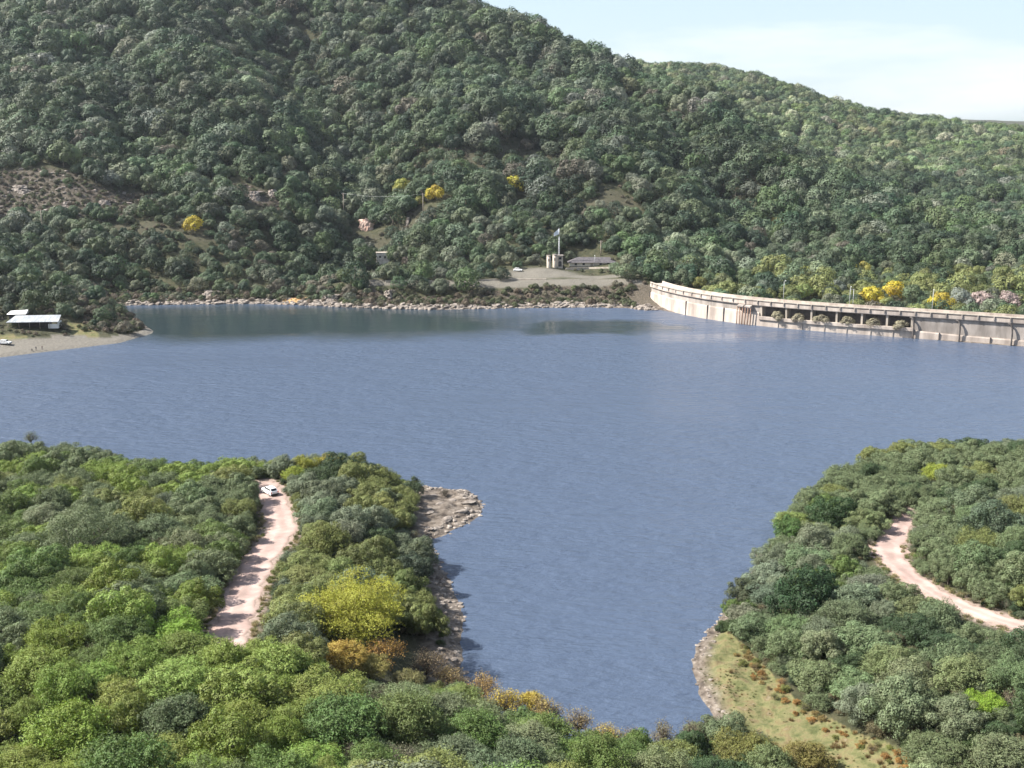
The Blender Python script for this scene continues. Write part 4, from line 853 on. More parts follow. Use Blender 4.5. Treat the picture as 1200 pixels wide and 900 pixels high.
# ---------------------------------------------------------------- street lamps of the crest
def lamp(px, H, lab, heads=1, globe=False, u=-6.8, z=11.0, q=None):
    if q is None:
        qq, n_o, az = dam_at(px); loc = (qq[0] + n_o[0] * u, qq[1] + n_o[1] * u, z)
    else: loc = q; az = 0
    e = empty('street_lamp', loc, az); tag(e, lab, 'street lamp', 'street lamps of the dam')
    mb = MB(); mb.tube([(0, 0, -1.5), (0, 0, H * .5), (0, 0, H)], [.17, .13, .09], 8)
    if heads == 2: mb.tube([(1.5, 0, -1.5), (1.5, 0, H * .95)], [.15, .1], 8); mb.tube([(0, 0, H * .93), (1.5, 0, H * .93)], .06, 6)
    mb.build('pole', M_METAL, e)
    if globe:
        mb = MB(); mb.lathe([(.05, -.55), (.4, -.4), (.56, 0), (.4, .4), (.05, .55)], (0, 0, H + .4), 14); mb.build('lamp_globe', M_WHITE, e)
    else:
        mb = MB(); mb.tube([(0, 0, H), (0, .5, H + .25), (0, 1.3, H + .3)], .06, 6); mb.build('arm', M_METAL, e)
        mb = MB(); mb.box((-.22, 1.1, H + .14), (.22, 2.0, H + .40)); mb.build('lamp_head', M_WHITE, e, bevel=.05)
lamp(910, 9.2, 'single lamp on the dam crest, above the left end of the spillway')
lamp(990, 8.4, 'twin pole lamp on the dam crest, above the middle of the spillway', 2)
lamp(1088, 9.0, 'single lamp on the dam crest in front of the yellow trees', 1)
g = solve(769, 326, .1, 540); lamp(0, 5.2, 'lamp with a white globe at the left end of the dam road', globe=True, q=tuple(g))
g = solve(776.5, 327, .1, 540); lamp(0, 7.6, 'tall slim pole lamp beside the white globe lamp', q=tuple(g))
for px, py, H, lab in ((805, 318, 7, 'lamp half hidden in the trees behind the left end of the dam'), (697, 312, 5.5, 'thin pole lamp by the dark roofed building')):
    g = solve(px, py, .1, 560); lamp(0, H, lab, q=tuple(g))

# ---------------------------------------------------------------- terrace buildings
def far_loc(px, py): g = solve(px, py, .05, 430); return g
g = far_loc(694, 312); far_res(g[0], g[1], 17); e = empty('service_building', (g[0], g[1], g[2] - .2), -.03); tag(e, 'low cream building with a wide dark pitched roof behind the sandy mound', 'building')
mb = MB(); mb.box((-13, 0, 0), (13, 6, 2.4)); mb.build('wall', noisy('cream_wall', (.50, .44, .36), (.66, .60, .50), .6), e)
mb = MB(); V = [(-14, -1, 2.2), (14, -1, 2.2), (10, 3.4, 5.0), (-8, 3.4, 5.0), (-14, 7.5, 2.2), (14, 7.5, 2.2)]; mb.add(V, [(0, 1, 2, 3), (3, 2, 5, 4), (0, 3, 4), (1, 5, 2), (0, 4, 5, 1)]); mb.build('roof', noisy('slate_roof', (.07, .065, .07), (.12, .11, .115), .8, .8), e)
for i, x in enumerate((-10, -5.5, -1, 4, 8.5)): mb = MB(); mb.box((x, -.06, .7 if i != 2 else 0), (x + 1.4, -.003, 1.9)); mb.build('window' if i != 2 else 'door', M_GLASS if i != 2 else M_WOOD, e)
# two round towers and the mast
g = far_loc(643, 314); far_res(g[0] + 3, g[1] - 2, 8, 30)
def tower(g, r, h, lab):
    e = empty('stone_tower', (g[0], g[1], g[2] - .5)); tag(e, lab, 'tower'); mb = MB(); mb.lathe([(r * 1.02, 0), (r, .5), (r, h - .4)], n=18); mb.build('shaft', M_CONC, e)
    mb = MB(); mb.lathe([(r * 1.1, h - .396), (r * 1.1, h), (r * .7, h + .01)], n=18); mb.build('cap', M_CONCW, e)
    mb = MB(); mb.box((-.3, -r - .05, h * .55), (.3, -r + .12, h * .75)); mb.build('window', M_DARKC, e); return e
tower(g, 1.15, 7.6, 'left and freestanding round grey stone tower on the terrace')
g = far_loc(650, 313.5); tower(g, 1.2, 7.9, 'right hand round stone tower beside the lattice mast')
g = far_loc(655.5, 313.5); far_res(g[0], g[1], 4); e = empty('control_cabin', (g[0] + .3, g[1], g[2] - .3)); tag(e, 'small two storey cabin with an arched opening at the foot of the flag mast', 'cabin')
mb = MB(); mb.box((-1.6, -1.4, 0), (1.6, 1.6, 7.0)); mb.build('wall', M_CONC, e); mb = MB(); mb.box((-1.9, -1.7, 7.003), (1.9, 1.9, 7.35)); mb.build('roof', M_CONCW, e)
mb = MB(); V = [(-.9, 1.0)] + [(-.9 * math.cos(t), 3.2 + .9 * math.sin(t)) for t in np.linspace(0, math.pi, 9)] + [(.9, 1.0)]; n = len(V); mb.add([(x, -1.46, z) for x, z in V] + [(x, -1.36, z) for x, z in V], [tuple(range(n))] + [(i, (i + 1) % n, n + (i + 1) % n, n + i) for i in range(n)]); mb.build('arched_opening', M_DARKC, e)
mb = MB(); mb.box((-.8, -1.46, 5.0), (.8, -1.38, 6.3)); mb.build('window', M_GLASS, e)
e = empty('flag_mast', (g[0] - .2, g[1] + 2.4, g[2] - .3)); tag(e, 'tall mast flying a pale flag beside the two stone towers', 'flagpole')
mb = MB()
for sx, sy in ((-.45, -.45), (.45, -.45), (0, .5)): mb.tube([(sx, sy, 0), (sx * .4, sy * .4, 17.5)], .09, 5)
for k in range(14): z = k * 1.25; s0 = 1 - .6 * z / 17.5; s1 = 1 - .6 * (z + 1.25) / 17.5; mb.tube([(-.45 * s0, -.45 * s0, z), (.45 * s1, -.45 * s1, z + 1.25)], .05, 4); mb.tube([(.45 * s0, -.45 * s0, z), (0, .5 * s1, z + 1.25)], .05, 4)
mb.tube([(0, 0, 17.3), (0, 0, 22.2)], .09, 6); mb.build('mast', noisy('mast_paint', (.50, .51, .52), (.66, .67, .68), 1, .5), e)
mb = MB(); K = 9; V = []
for i in range(K):
    t = i / (K - 1); dz = -2.6 * t; hh = 3.2 * (1 - .45 * t)
    for k in range(4): V.append((-.1 - 2.9 * t, .35 * math.sin(t * 5 + k * .3), 22.0 + dz - hh * k / 3))
fc = [(i * 4 + k, i * 4 + k + 1, (i + 1) * 4 + k + 1, (i + 1) * 4 + k) for i in range(K - 1) for k in range(3)]; mb.add(V, fc, True); o = mb.build('flag', noisy('flag_cloth', (.60, .66, .74), (.78, .80, .82), .5, .8), e)
# block house, retaining wall, masonry blocks
g = far_loc(449, 309); far_res(g[0], g[1] - 3, 8, 34); e = empty('block_house', (g[0], g[1], g[2] - .3), .15); tag(e, 'small pale roofless masonry house standing above the bank on the left of the terrace', 'house')
mb = MB(); V = [(-4, -2, 0), (4, -2, 0), (4, 3, 0), (-4, 3, 0), (-4, -2, 6.6), (4, -2, 6.9), (4, 3, 6.4), (-4, 3, 6.2)]; mb.add(V, [(0, 3, 2, 1), (4, 5, 6, 7), (0, 1, 5, 4), (1, 2, 6, 5), (2, 3, 7, 6), (3, 0, 4, 7)]); mb.build('wall', noisy('lime_wall', (.42, .37, .33), (.74, .69, .64), .5, .9, .3), e)
for x, z0_ in ((-2.4, 4.0), (.6, 3.7)): mb = MB(); mb.box((x, -2.06, z0_), (x + 1.2, -2.003, z0_ + 1.3)); mb.build('window', M_DARKC, e)
mb = MB(); mb.box((-4.2, -2.2, 6.95), (4.2, 3.2, 7.2)); mb.build('roof', M_CONC, e)
def low_wall(pxs, h, lab):
    pts = np.array([far_loc(*q) for q in pxs]); mid = pts[len(pts) // 2]; e = MB(); d = pts[1:] - pts[:-1]
    nn_ = []
    for i in range(len(pts)): t = pts[min(i + 1, len(pts) - 1)] - pts[max(i - 1, 0)]; t /= np.hypot(t[0], t[1]); nn_.append((t[1], -t[0]))
    e.sweep(pts[:, :2] - mid[:2], nn_, lambda i: [(.3, pts[i][2] - mid[2] - 1.5), (.25, pts[i][2] - mid[2] + h), (-.25, pts[i][2] - mid[2] + h), (-.3, pts[i][2] - mid[2] - 1.5)])
    return tag(e.build('low_wall', M_CONC, loc=tuple(mid)), lab, 'wall')
low_wall([(452, 331), (470, 331), (492, 331), (506, 331)], 1.0, 'pale low roadside wall on the terrace edge below the block house')
low_wall([(560, 329), (600, 328), (640, 328)], .7, 'pale low kerb wall along the terrace below the sandy mound')
low_wall([(663, 316), (690, 315.5), (716, 315)], .9, 'short cream wall in front of the dark roofed building')
# pink cut cliff and pale outcrops on the slope
def outcrop(px, py, w_, h_, mat, lab, cat='cliff', seed=0, dep=5, pts=None, jag=.35):
    g = solve(px, py, .1, 560); far_res(g[0], g[1] - 2, max(w_, h_) * (.8 if mat is M_PINK else .55), 26); rg = np.random.default_rng(seed); mb = MB(); K = 13; J = 10; V = []
    for j in range(J):
        sh_ = rg.normal() * w_ * .05 * jag
        for i in range(K):
            u = i / (K - 1) * 2 - 1; v = j / (J - 1)
            wd = w_ / 2 * (pts(v) if pts else (1 - .35 * v ** 2)); V.append((u * wd * (1 + (abs(u) > .95) * rg.normal() * .3 * jag) + sh_ + rg.normal() * .25, dep * (v - .5) - 1.2 + (abs(u) ** 3) * 3 + rg.normal() * .32, -h_ * .15 + v * h_ * (1 - jag * .25 * abs(u) ** 2) + rg.normal() * .35 * h_ / 10))
    for i in range(K): u = i / (K - 1) * 2 - 1; V.append((u * w_ * .5, dep + 6, h_ * .8))
    F_ = [(j * K + i, j * K + i + 1, (j + 1) * K + i + 1, (j + 1) * K + i) for j in range(J) for i in range(K - 1)]
    mb.add(V, F_); return tag(mb.build('rock_face', mat, loc=(g[0], g[1], g[2] - h_ * .3)), lab, cat)
outcrop(430, 270, 11, 13, M_PINK, 'bare pinkish cut cliff in the trees above the block house', seed=1, pts=lambda v: .62 + .42 * v, jag=.4, dep=3)
outcrop(478, 262, 3, 7, M_ROCK, 'narrow pale rock slab right of the pink cliff', seed=2)
outcrop(296, 232, 10, 7, M_ROCK, 'pale broken rock band on the hillside above the yellow tree, left half', seed=3)
outcrop(318, 230, 8, 7, M_ROCK, 'pale broken rock band on the hillside above the yellow tree, right half', seed=4)
outcrop(22, 224, 16, 6, M_ROCK, 'pale jagged outcrop at the far left of the brown scree', seed=5)
outcrop(120, 240, 9, 5, M_ROCK, 'pale rocks in the middle of the brown scree slope', seed=6)
outcrop(75, 240, 7, 3, M_ROCK, 'small flat pale rock ledge on the brown scree slope', seed=7)
outcrop(246, 348, 12, 5, M_ROCK, 'light grey rocks on the far shore at the water, left of the orange bank', 'rocks', seed=8)
outcrop(343, 354, 17, 2.6, noisy('ochre_earth', (.36, .20, .075), (.54, .36, .18), .4, .95, .6), 'orange earth bank on the far shore', 'bank', seed=9)
outcrop(455, 351, 7, 8, M_ROCK, 'dark notched rock at the water below the block house', 'rocks', seed=10)
outcrop(385, 354, 11, 5, M_ROCK, 'pale rocks on the far shore right of the orange bank', 'rocks', seed=11)
# power poles and their wires
def pole(px, py, H, lab, steel=False, dmin=560):
    g = solve(px, py, .1, dmin); far_res(g[0], g[1], 2); e = empty('power_pole', (g[0], g[1], g[2] - .4)); tag(e, lab, 'power pole')
    mb = MB(); mb.tube([(0, 0, 0), (0, 0, H)], [.28, .2], 8); mb.build('pole', M_WOOD, e); mb = MB(); mb.box((-1.1, -.08, H - .8), (1.1, .08, H - .62)); mb.build('crossarm', M_WOOD, e)
    for x in (-1, 0, 1): mb = MB(); mb.lathe([(.05, 0), (.1, .05), (.06, .3)], (x, 0, H - .615), 6); mb.build('insulator', M_WHITE, e)
    return np.array((g[0], g[1], g[2] + H - .7))
pa = pole(50, 272, 13, 'wooden power pole on the brown scree slope at the left'); pb = pole(403, 252, 15, 'wooden power pole in the trees above the pink cliff'); pc_ = pole(496, 254, 15, 'wooden power pole below the yellow tree'); pd = pole(704, 300, 9, 'thin wooden power pole behind the dark roofed building')
def wire(a, b_, sag, lab):
    mb = MB(); mid = (a + b_) / 2
    for off in (-.9, .9):
        mb.tube([tuple(a + (b_ - a) * t + np.array((off * .3, off, -sag * 4 * t * (1 - t))) - mid) for t in np.linspace(0, 1, 14)], .022, 4)
    tag(mb.build('power_line', M_METAL, loc=tuple(mid)), lab, 'power line')
wire(pb, pc_, 2.0, 'pair of wires from the pole above the pink cliff to the next pole')

# ---------------------------------------------------------------- the left shore: lodge, boats, people
g = solve(42, 383, .2, 430); far_res(g[0], g[1] + 2, 15); e = empty('lodge', (g[0] - .5, g[1], g[2] - .3), .10); tag(e, 'long open lodge under a white metal roof above the beach on the left', 'building')
mb = MB(); mb.add([(-10.5, -3, 3.0), (10.8, -3, 3.0), (10.2, 3.6, 4.9), (-8.5, 3.6, 4.9), (-10.5, -3, 2.8), (10.8, -3, 2.8), (10.2, 3.6, 4.7), (-8.5, 3.6, 4.7)], [(0, 1, 2, 3), (7, 6, 5, 4), (0, 4, 5, 1), (1, 5, 6, 2), (2, 6, 7, 3), (3, 7, 4, 0)])
mb.build('roof', noisy('white_sheet_roof', (.20, .22, .235), (.38, .39, .40), .5, .5, stretch=(2, .3, 1)), e)
mb = MB(); mb.box((-10, 1.0, 0), (6.2, 3.3, 2.8)); mb.build('wall', M_DARKC, e); mb = MB(); mb.box((6.3, -2.2, 0), (10.3, -1.9, 1.9)); mb.build('front_wall', M_WHITE, e); mb = MB(); mb.box((10.0, -1.89, 0), (10.3, 3, 2.7)); mb.build('end_wall', M_WHITE, e)
for x in (-9.8, -5.5, -1.2, 3.0, 7): mb = MB(); mb.tube([(x, -2.6, 0), (x, -2.6, 2.85)], .12, 6); mb.build('post', M_WOOD, e)
g = solve(20, 374, .2, 430); far_res(g[0], g[1], 6); e = empty('annex', (g[0], g[1], g[2] - .3), .10); tag(e, 'small hut with a white roof, behind the left end of the long lodge', 'hut')
mb = MB(); mb.box((-3.4, 0, 0), (3.4, 4, 2.6)); mb.build('wall', M_DARKC, e); mb = MB(); mb.add([(-4, -.6, 2.6), (4, -.6, 2.6), (4.3, 2, 4.2), (-3, 2, 3.8), (4, 4.6, 2.6), (-4, 4.6, 2.6)], [(0, 1, 2, 3), (3, 2, 4, 5), (0, 3, 5), (1, 4, 2), (0, 5, 4, 1)]); mb.build('roof', M_WHITE, e)

def person(px, py, shirt, trousers, lab, H=1.72, sit=False, ang=0):
    g = solve(px, py, .03, 400); k = H / 1.72
    J = {'pel': (0, 0, .94), 'ch': (0, .02, 1.26), 'nk': (0, 0, 1.48), 'hd': (0, -.01, 1.63), 'ht': (0, 0, 1.70)}
    if sit: pelz = .18
    V = []; E = []; Rd = []
    def v(p, r): V.append((p[0] * k, p[1] * k, p[2] * k)); Rd.append(r * k); return len(V) - 1
    d = -.74 if sit else 0
    p0 = v((0, 0, .94 + d), .135); p1 = v((0, .02, 1.15 + d), .125); p2 = v((0, .02, 1.38 + d), .15); p3 = v((0, 0, 1.50 + d), .055); p4 = v((0, -.02, 1.60 + d), .095); p5 = v((0, -.01, 1.69 + d), .07)
    E += [(p0, p1), (p1, p2), (p2, p3), (p3, p4), (p4, p5)]
    for s in (-1, 1):
        if sit: a = v((.10 * s, -.05, .17), .09); b_ = v((.16 * s, -.42, .42), .07); c_ = v((.18 * s, -.62, .06), .045); f_ = v((.18 * s, -.76, .04), .04)
        else: a = v((.09 * s, 0, .86), .095); b_ = v((.11 * s, -.03, .48), .065); c_ = v((.12 * s, .01, .08), .042); f_ = v((.13 * s, -.14, .04), .04)
        E += [(p0, a), (a, b_), (b_, c_), (c_, f_)]
        a = v((.20 * s, .02, 1.40 + d), .06); b_ = v((.25 * s, .03, 1.12 + d), .045); c_ = v((.27 * s, -.06, .88 + (.50 + d if sit else 0)), .03); h_ = v((.27 * s, -.1, .80 + (.50 + d if sit else 0)), .035); E += [(p2, a), (a, b_), (b_, c_), (c_, h_)]
    me = bpy.data.meshes.new('person'); me.from_pydata(V, E, []); o = link('person', me); sk = o.modifiers.new('skin', 'SKIN')
    for i, r in enumerate(Rd): me.skin_vertices[0].data[i].radius = (r, r * (.7 if i == 2 else .9)); me.skin_vertices[0].data[i].use_root = i == 0
    ss = o.modifiers.new('sub', 'SUBSURF'); ss.levels = 1; ss.render_levels = 1; o.location = tuple(g); o.rotation_euler = (0, 0, ang)
    m, N, L, b = new_mat('clothes'); t = N.new('ShaderNodeTexCoord'); sp = N.new('ShaderNodeSeparateXYZ'); L.new(t.outputs['Object'], sp.inputs[0]); r = N.new('ShaderNodeValToRGB'); r.color_ramp.interpolation = 'CONSTANT'
    mr = N.new('ShaderNodeMapRange'); mr.inputs[2].default_value = H + (d * k if sit else 0); L.new(sp.outputs['Z'], mr.inputs[0]); L.new(mr.outputs[0], r.inputs[0])
    es = r.color_ramp.elements; es[0].position = 0; es[0].color = (*trousers, 1); es[1].position = .55 if not sit else .35; es[1].color = (*shirt, 1); q = es.new(.87); q.color = (.33, .2, .14, 1); q = es.new(.95); q.color = (.03, .02, .015, 1); L.new(r.outputs[0], b.inputs['Base Color']); b.inputs['Roughness'].default_value = .85; me.materials.append(m)
    tag(o, lab, 'person')
person(37.5, 411, (.05, .05, .06), (.04, .04, .05), 'person in dark clothes sitting on the beach, left of two standing people', sit=True, ang=.4)
person(42.5, 411.6, (.05, .055, .07), (.03, .03, .04), 'person in dark clothes standing in the middle of the group on the beach', 1.78)
person(49.6, 410, (.12, .06, .05), (.04, .04, .06), 'person in dark reddish top standing at the right of the group on the beach', 1.68, ang=.8)

# ---------------------------------------------------------------- cars
def make_car(body_m, suv=True):
    e = empty('parked_car', (0, 0, 0)); W = .88; L2 = 2.25
    # body side profile (y = length, front at -y), widths narrowing upward
    low = [(-L2, .36), (-L2 - .03, .55), (-L2 + .05, .84), (-L2 + .95, .98), (L2 - .10, 1.02), (L2 + .02, .80), (L2 + .04, .45), (L2 - .06, .32)]
    mb = MB(); V = []; n = len(low)
    for x, k in ((-W, .96), (-W * .98 - .03, 1.0), (W * .98 + .03, 1.0), (W, .96)):
        pass
    xs = (-W, -W + .10, W - .10, W)
    for i, x in enumerate(xs):
        for (y, z) in low: ed = (i in (0, 3)); V.append((x, y * (.965 if ed else 1), z - (.05 if ed and z > .9 else 0)))
    F_ = []
    for i in range(3):
        for k in range(n): F_.append((i * n + k, i * n + (k + 1) % n, (i + 1) * n + (k + 1) % n, (i + 1) * n + k))
    F_ += [tuple(range(n)), tuple(range(4 * n - 1, 3 * n - 1, -1))]
    mb.add(V, F_); body = mb.build('body', body_m, e, bevel=.03)
    mb = MB(); cab = [(-1.25, .97), (-.55, 1.47), (1.55, 1.50), (2.12, 1.0)]; V = []
    for s in (-1, 1):
        for (y, z) in cab: V.append((s * (.80 if z < 1.2 else .66), y, z))
    mb.add(V, [(0, 1, 2, 3), (7, 6, 5, 4), (0, 4, 5, 1), (1, 5, 6, 2), (2, 6, 7, 3), (3, 7, 4, 0)]); mb.build('cabin', body_m, e, bevel=.04)
    def quad(a, b_, c_, d_, off, nm, mat):
        mb = MB(); P0 = [Vector(q) for q in (a, b_, c_, d_)]; nn_ = (P0[1] - P0[0]).cross(P0[3] - P0[0]).normalized() * off
        mb.add([tuple(q + nn_) for q in P0] + [tuple(q - nn_ * .5) for q in P0], [(0, 1, 2, 3), (7, 6, 5, 4), (0, 4, 5, 1), (1, 5, 6, 2), (2, 6, 7, 3), (3, 7, 4, 0)]); mb.build(nm, mat, e)
    quad((.60, 2.03, 1.10), (-.60, 2.03, 1.10), (-.56, 1.66, 1.42), (.56, 1.66, 1.42), -.03, 'rear_window', M_GLASS)
    quad((-.70, -1.10, 1.07), (.70, -1.10, 1.07), (.60, -.63, 1.42), (-.60, -.63, 1.42), .03, 'windscreen', M_GLASS)
    for s in (-1, 1):
        for (y0, y1, y2, y3) in ((-.92, .18, .12, -.50), (.30, 1.10, 1.05, .27), (1.2, 1.85, 1.50, 1.15)): quad((s * .775, y0, 1.08), (s * .775, y1, 1.08), (s * .685, y2, 1.41), (s * .685, y3, 1.41), -s * .025 if s < 0 else .025, 'side_window', M_GLASS)
        mb = MB(); mb.box((s * .76 - .09, L2 - .02, .72), (s * .76 + .09, L2 + .07, .98)); mb.build('tail_lamp', noisy('red_lamp', (.35, .01, .01), (.5, .02, .02), 1, .3) if 'red_lamp' not in bpy.data.materials else bpy.data.materials['red_lamp'], e)
        mb = MB(); mb.box((s * .66 - .17, -L2 - .07, .60), (s * .66 + .17, -L2 + .1, .76)); mb.build('headlight', M_METAL, e)
        for y in (-1.42, 1.38):
            t = MB(); V = []
            for x, r in ((-.11, .30), (-.09, .34), (.09, .34), (.11, .30)):
                for k in range(20): a = 2 * math.pi * k / 20; V.append((x + s * .80, y + r * math.cos(a), .34 + r * math.sin(a)))
            F_ = [(i * 20 + k, i * 20 + (k + 1) % 20, (i + 1) * 20 + (k + 1) % 20, (i + 1) * 20 + k) for i in range(3) for k in range(20)] + [tuple(range(20)), tuple(range(79, 59, -1))]
            t.add(V, F_); wl_ = t.build('wheel', M_BLACK, e); t = MB(); V = [(s * .915, y + .2 * math.cos(a), .34 + .2 * math.sin(a)) for a in np.linspace(0, 2 * math.pi, 12, endpoint=False)] + [(s * .86, y + .2 * math.cos(a), .34 + .2 * math.sin(a)) for a in np.linspace(0, 2 * math.pi, 12, endpoint=False)]
            t.add(V, [tuple(range(12)), tuple(range(23, 11, -1))] + [(k, (k + 1) % 12, 12 + (k + 1) % 12, 12 + k) for k in range(12)]); t.build('rim', M_METAL, wl_)
    mb = MB(); mb.box((-.83, L2 - .1, .34), (.83, L2 + .10, .56)); mb.build('bumper', M_BLACK, e); mb = MB(); mb.box((-.83, -L2 - .11, .34), (.83, -L2 + .1, .54)); mb.build('bumper', M_BLACK, e)
    mb = MB(); mb.box((-.26, L2 + .03, .62), (.26, L2 + .062, .74)); mb.build('number_plate', M_WHITE, e)
    for s in (-1, 1): mb = MB(); mb.tube([(s * .55, -.3, 1.56), (s * .55, 1.4, 1.58)], .025, 6); mb.build('roof_rail', M_METAL, e)
    return e
M_CARW = noisy('car_paint_white', (.78, .78, .77), (.82, .82, .81), .5, .25)
car = make_car(M_CARW); g = P(316.5, 580, 5.05); i_ = np.argmin(np.hypot(road1[:, 0] - g[0], road1[:, 1] - g[1])); car.location = (g[0], g[1], road1[i_, 2] + .06); car.rotation_euler = (0, 0, R_(180 - 2 - 22)); car.rotation_euler = (0, 0, R_(-26))
car.rotation_euler[2] = R_(152); CAR_ROT = 152
for c__ in (1,): pass
tag(car, 'white estate car with dark windows parked at the upper end of the lower dirt road', 'car', 'parked white cars')
car.rotation_euler[2] = R_(38 + 180); car.scale = (1.1, 1.1, 1.22)
c2 = copy_tree(car); g = far_loc(607, 318); c2.location = tuple(g); c2.rotation_euler = (0, 0, R_(75)); c2['label'] = 'small white car parked on the sandy mound left of the stone towers'; far_res(g[0], g[1] - 4, 8)
c3 = copy_tree(car); g = solve(6, 404, .1, 400); c3.location = tuple(g); c3.rotation_euler = (0, 0, R_(85)); c3['label'] = 'white car standing on the grass above the beach at the left edge'

# ---------------------------------------------------------------- far trees that can be told apart
YL = (.38, .32, .04); YLG = (.22, .23, .05); FG = (.075, .105, .045); FGG = (.14, .155, .10)
FAR = [
 ('yellow_tree', 228, 262, 5.8, YL, 'bright yellow tree standing alone among green ones above the far left shore', 1),
 ('yellow_tree', 511, 226, 6.2, YL, 'golden yellow tree above the power pole on the middle slope', 2),
 ('yellow_tree', 603, 216, 6.6, (.34, .32, .04), 'lemon yellow tree higher on the slope, right of the golden one', 3),
 ('yellow_green_tree', 472, 218, 7.0, YLG, 'pale yellow green tree left of the golden tree on the slope', 0),
 ('yellow_green_tree', 492, 236, 3.8, (.24, .24, .06), 'small yellowish tree between the pale yellow green tree and the golden one', 4),
 ('pale_tree', 738, 100, 8.5, (.16, .17, .09), 'pale olive tree near the skyline where the two hills meet', 1),
 ('pale_tree', 914, 258, 4.5, (.24, .21, .07), 'tan coloured tree on the slope above the dam', 2),
 ('yellow_tree', 1022, 347, 6.0, YL, 'large bright yellow tree behind the dam, leftmost of the yellow group', 0),
 ('yellow_tree', 1048, 340, 5.6, (.42, .33, .03), 'taller bright yellow tree behind the dam, in the middle of the yellow group', 3),
 ('yellow_tree', 1103, 354, 5.8, YL, 'bright yellow tree behind the dam, right of the single lamp', 2),
 ('pine_like_tree', 1068, 344, 6.0, (.085, .115, .06), 'green tree between the yellow trees behind the dam', 1),
 ('round_tree', 942, 342, 4.8, (.16, .21, .07), 'light green round tree behind the dam, right of the first lamp', 1),
 ('yellow_green_tree', 944, 320, 4.4, YLG, 'yellow green tree behind the light green round tree', 4),
 ('round_tree', 846, 330, 5.0, (.13, .15, .075), 'olive round tree behind the left part of the dam', 2),
 ('round_tree', 820, 331, 3.6, (.17, .17, .05), 'yellowish olive bush behind the left part of the dam', 3),
 ('round_tree', 872, 324, 5.2, (.10, .135, .065), 'mid green round tree between the olive tree and the first lamp', 0),
 ('yellow_green_tree', 1012, 314, 4.4, (.30, .28, .06), 'yellow topped tree uphill of the yellow group behind the dam', 2),
 ('round_tree', 530, 300, 6.6, (.135, .155, .105), 'large grey green dome tree on the terrace', 3),
 ('round_tree', 578, 305, 4.6, FGG, 'grey green tree between the dome tree and the white parked car', 1),
 ('round_tree', 598, 303, 4.4, FGG, 'grey green tree just left of the white parked car', 2),
 ('round_tree', 622, 305, 2.9, FGG, 'small round tree on the sandy mound behind the white parked car', 0),
 ('round_tree', 478, 306, 3.6, (.12, .10, .08), 'brownish round tree right of the block house', 4),
 ('round_tree', 502, 312, 3.8, (.12, .15, .08), 'green bush left of the large dome tree, hanging over the bank', 0),
 ('round_tree', 735, 306, 5.4, FGG, 'grey green wide tree left of the dam end', 1),
 ('round_tree', 752, 318, 3.2, (.09, .12, .07), 'small dark tree at the very end of the dam', 2),
 ('round_tree', 789, 314, 4.2, FGG, 'pale grey tree right of the slim pole lamp', 4),
 ('round_tree', 232, 334, 5.0, (.15, .155, .10), 'pale olive tree leaning over the far shore water', 3),
 ('round_tree', 160, 335, 3.8, (.13, .145, .09), 'small pale round tree at the far shore behind the left point', 0),
]
for nm, px, py, R, colr, lab, vi in FAR:
    cm, wm, R0, H0 = PROTO[('far', vi)]; s = R / R0; g = solve(px, py, H0 * s * .5, 470)
    if g[0] > 60 and py > 300:        # behind the dam: keep clear of its back
        pass
    tree(nm, 'far', vi, g, s, s, RNG.uniform(0, 6), colr, lab, 'tree'); far_res(g[0], g[1], R * (1.0 if py > 300 and px > 760 else .8), 24)
for px, py, R, vi, lab in ((1150, 352, 7.0, 0, 'pinkish grey tree behind the dam, nearer to the yellow trees'), (1182, 352, 7.0, 1, 'pinkish grey tree behind the dam, at the right edge')):
    cm, wm, R0, H0 = PROTO[('far', vi)]; s = R / R0; g = solve(px, py, H0 * s * .5, 470); t_ = tree('pinkish_tree', 'far', vi, g, s, s * .9, 1.0, (.30, .235, .215), lab, 'tree'); far_res(g[0], g[1], R * .9, 26)

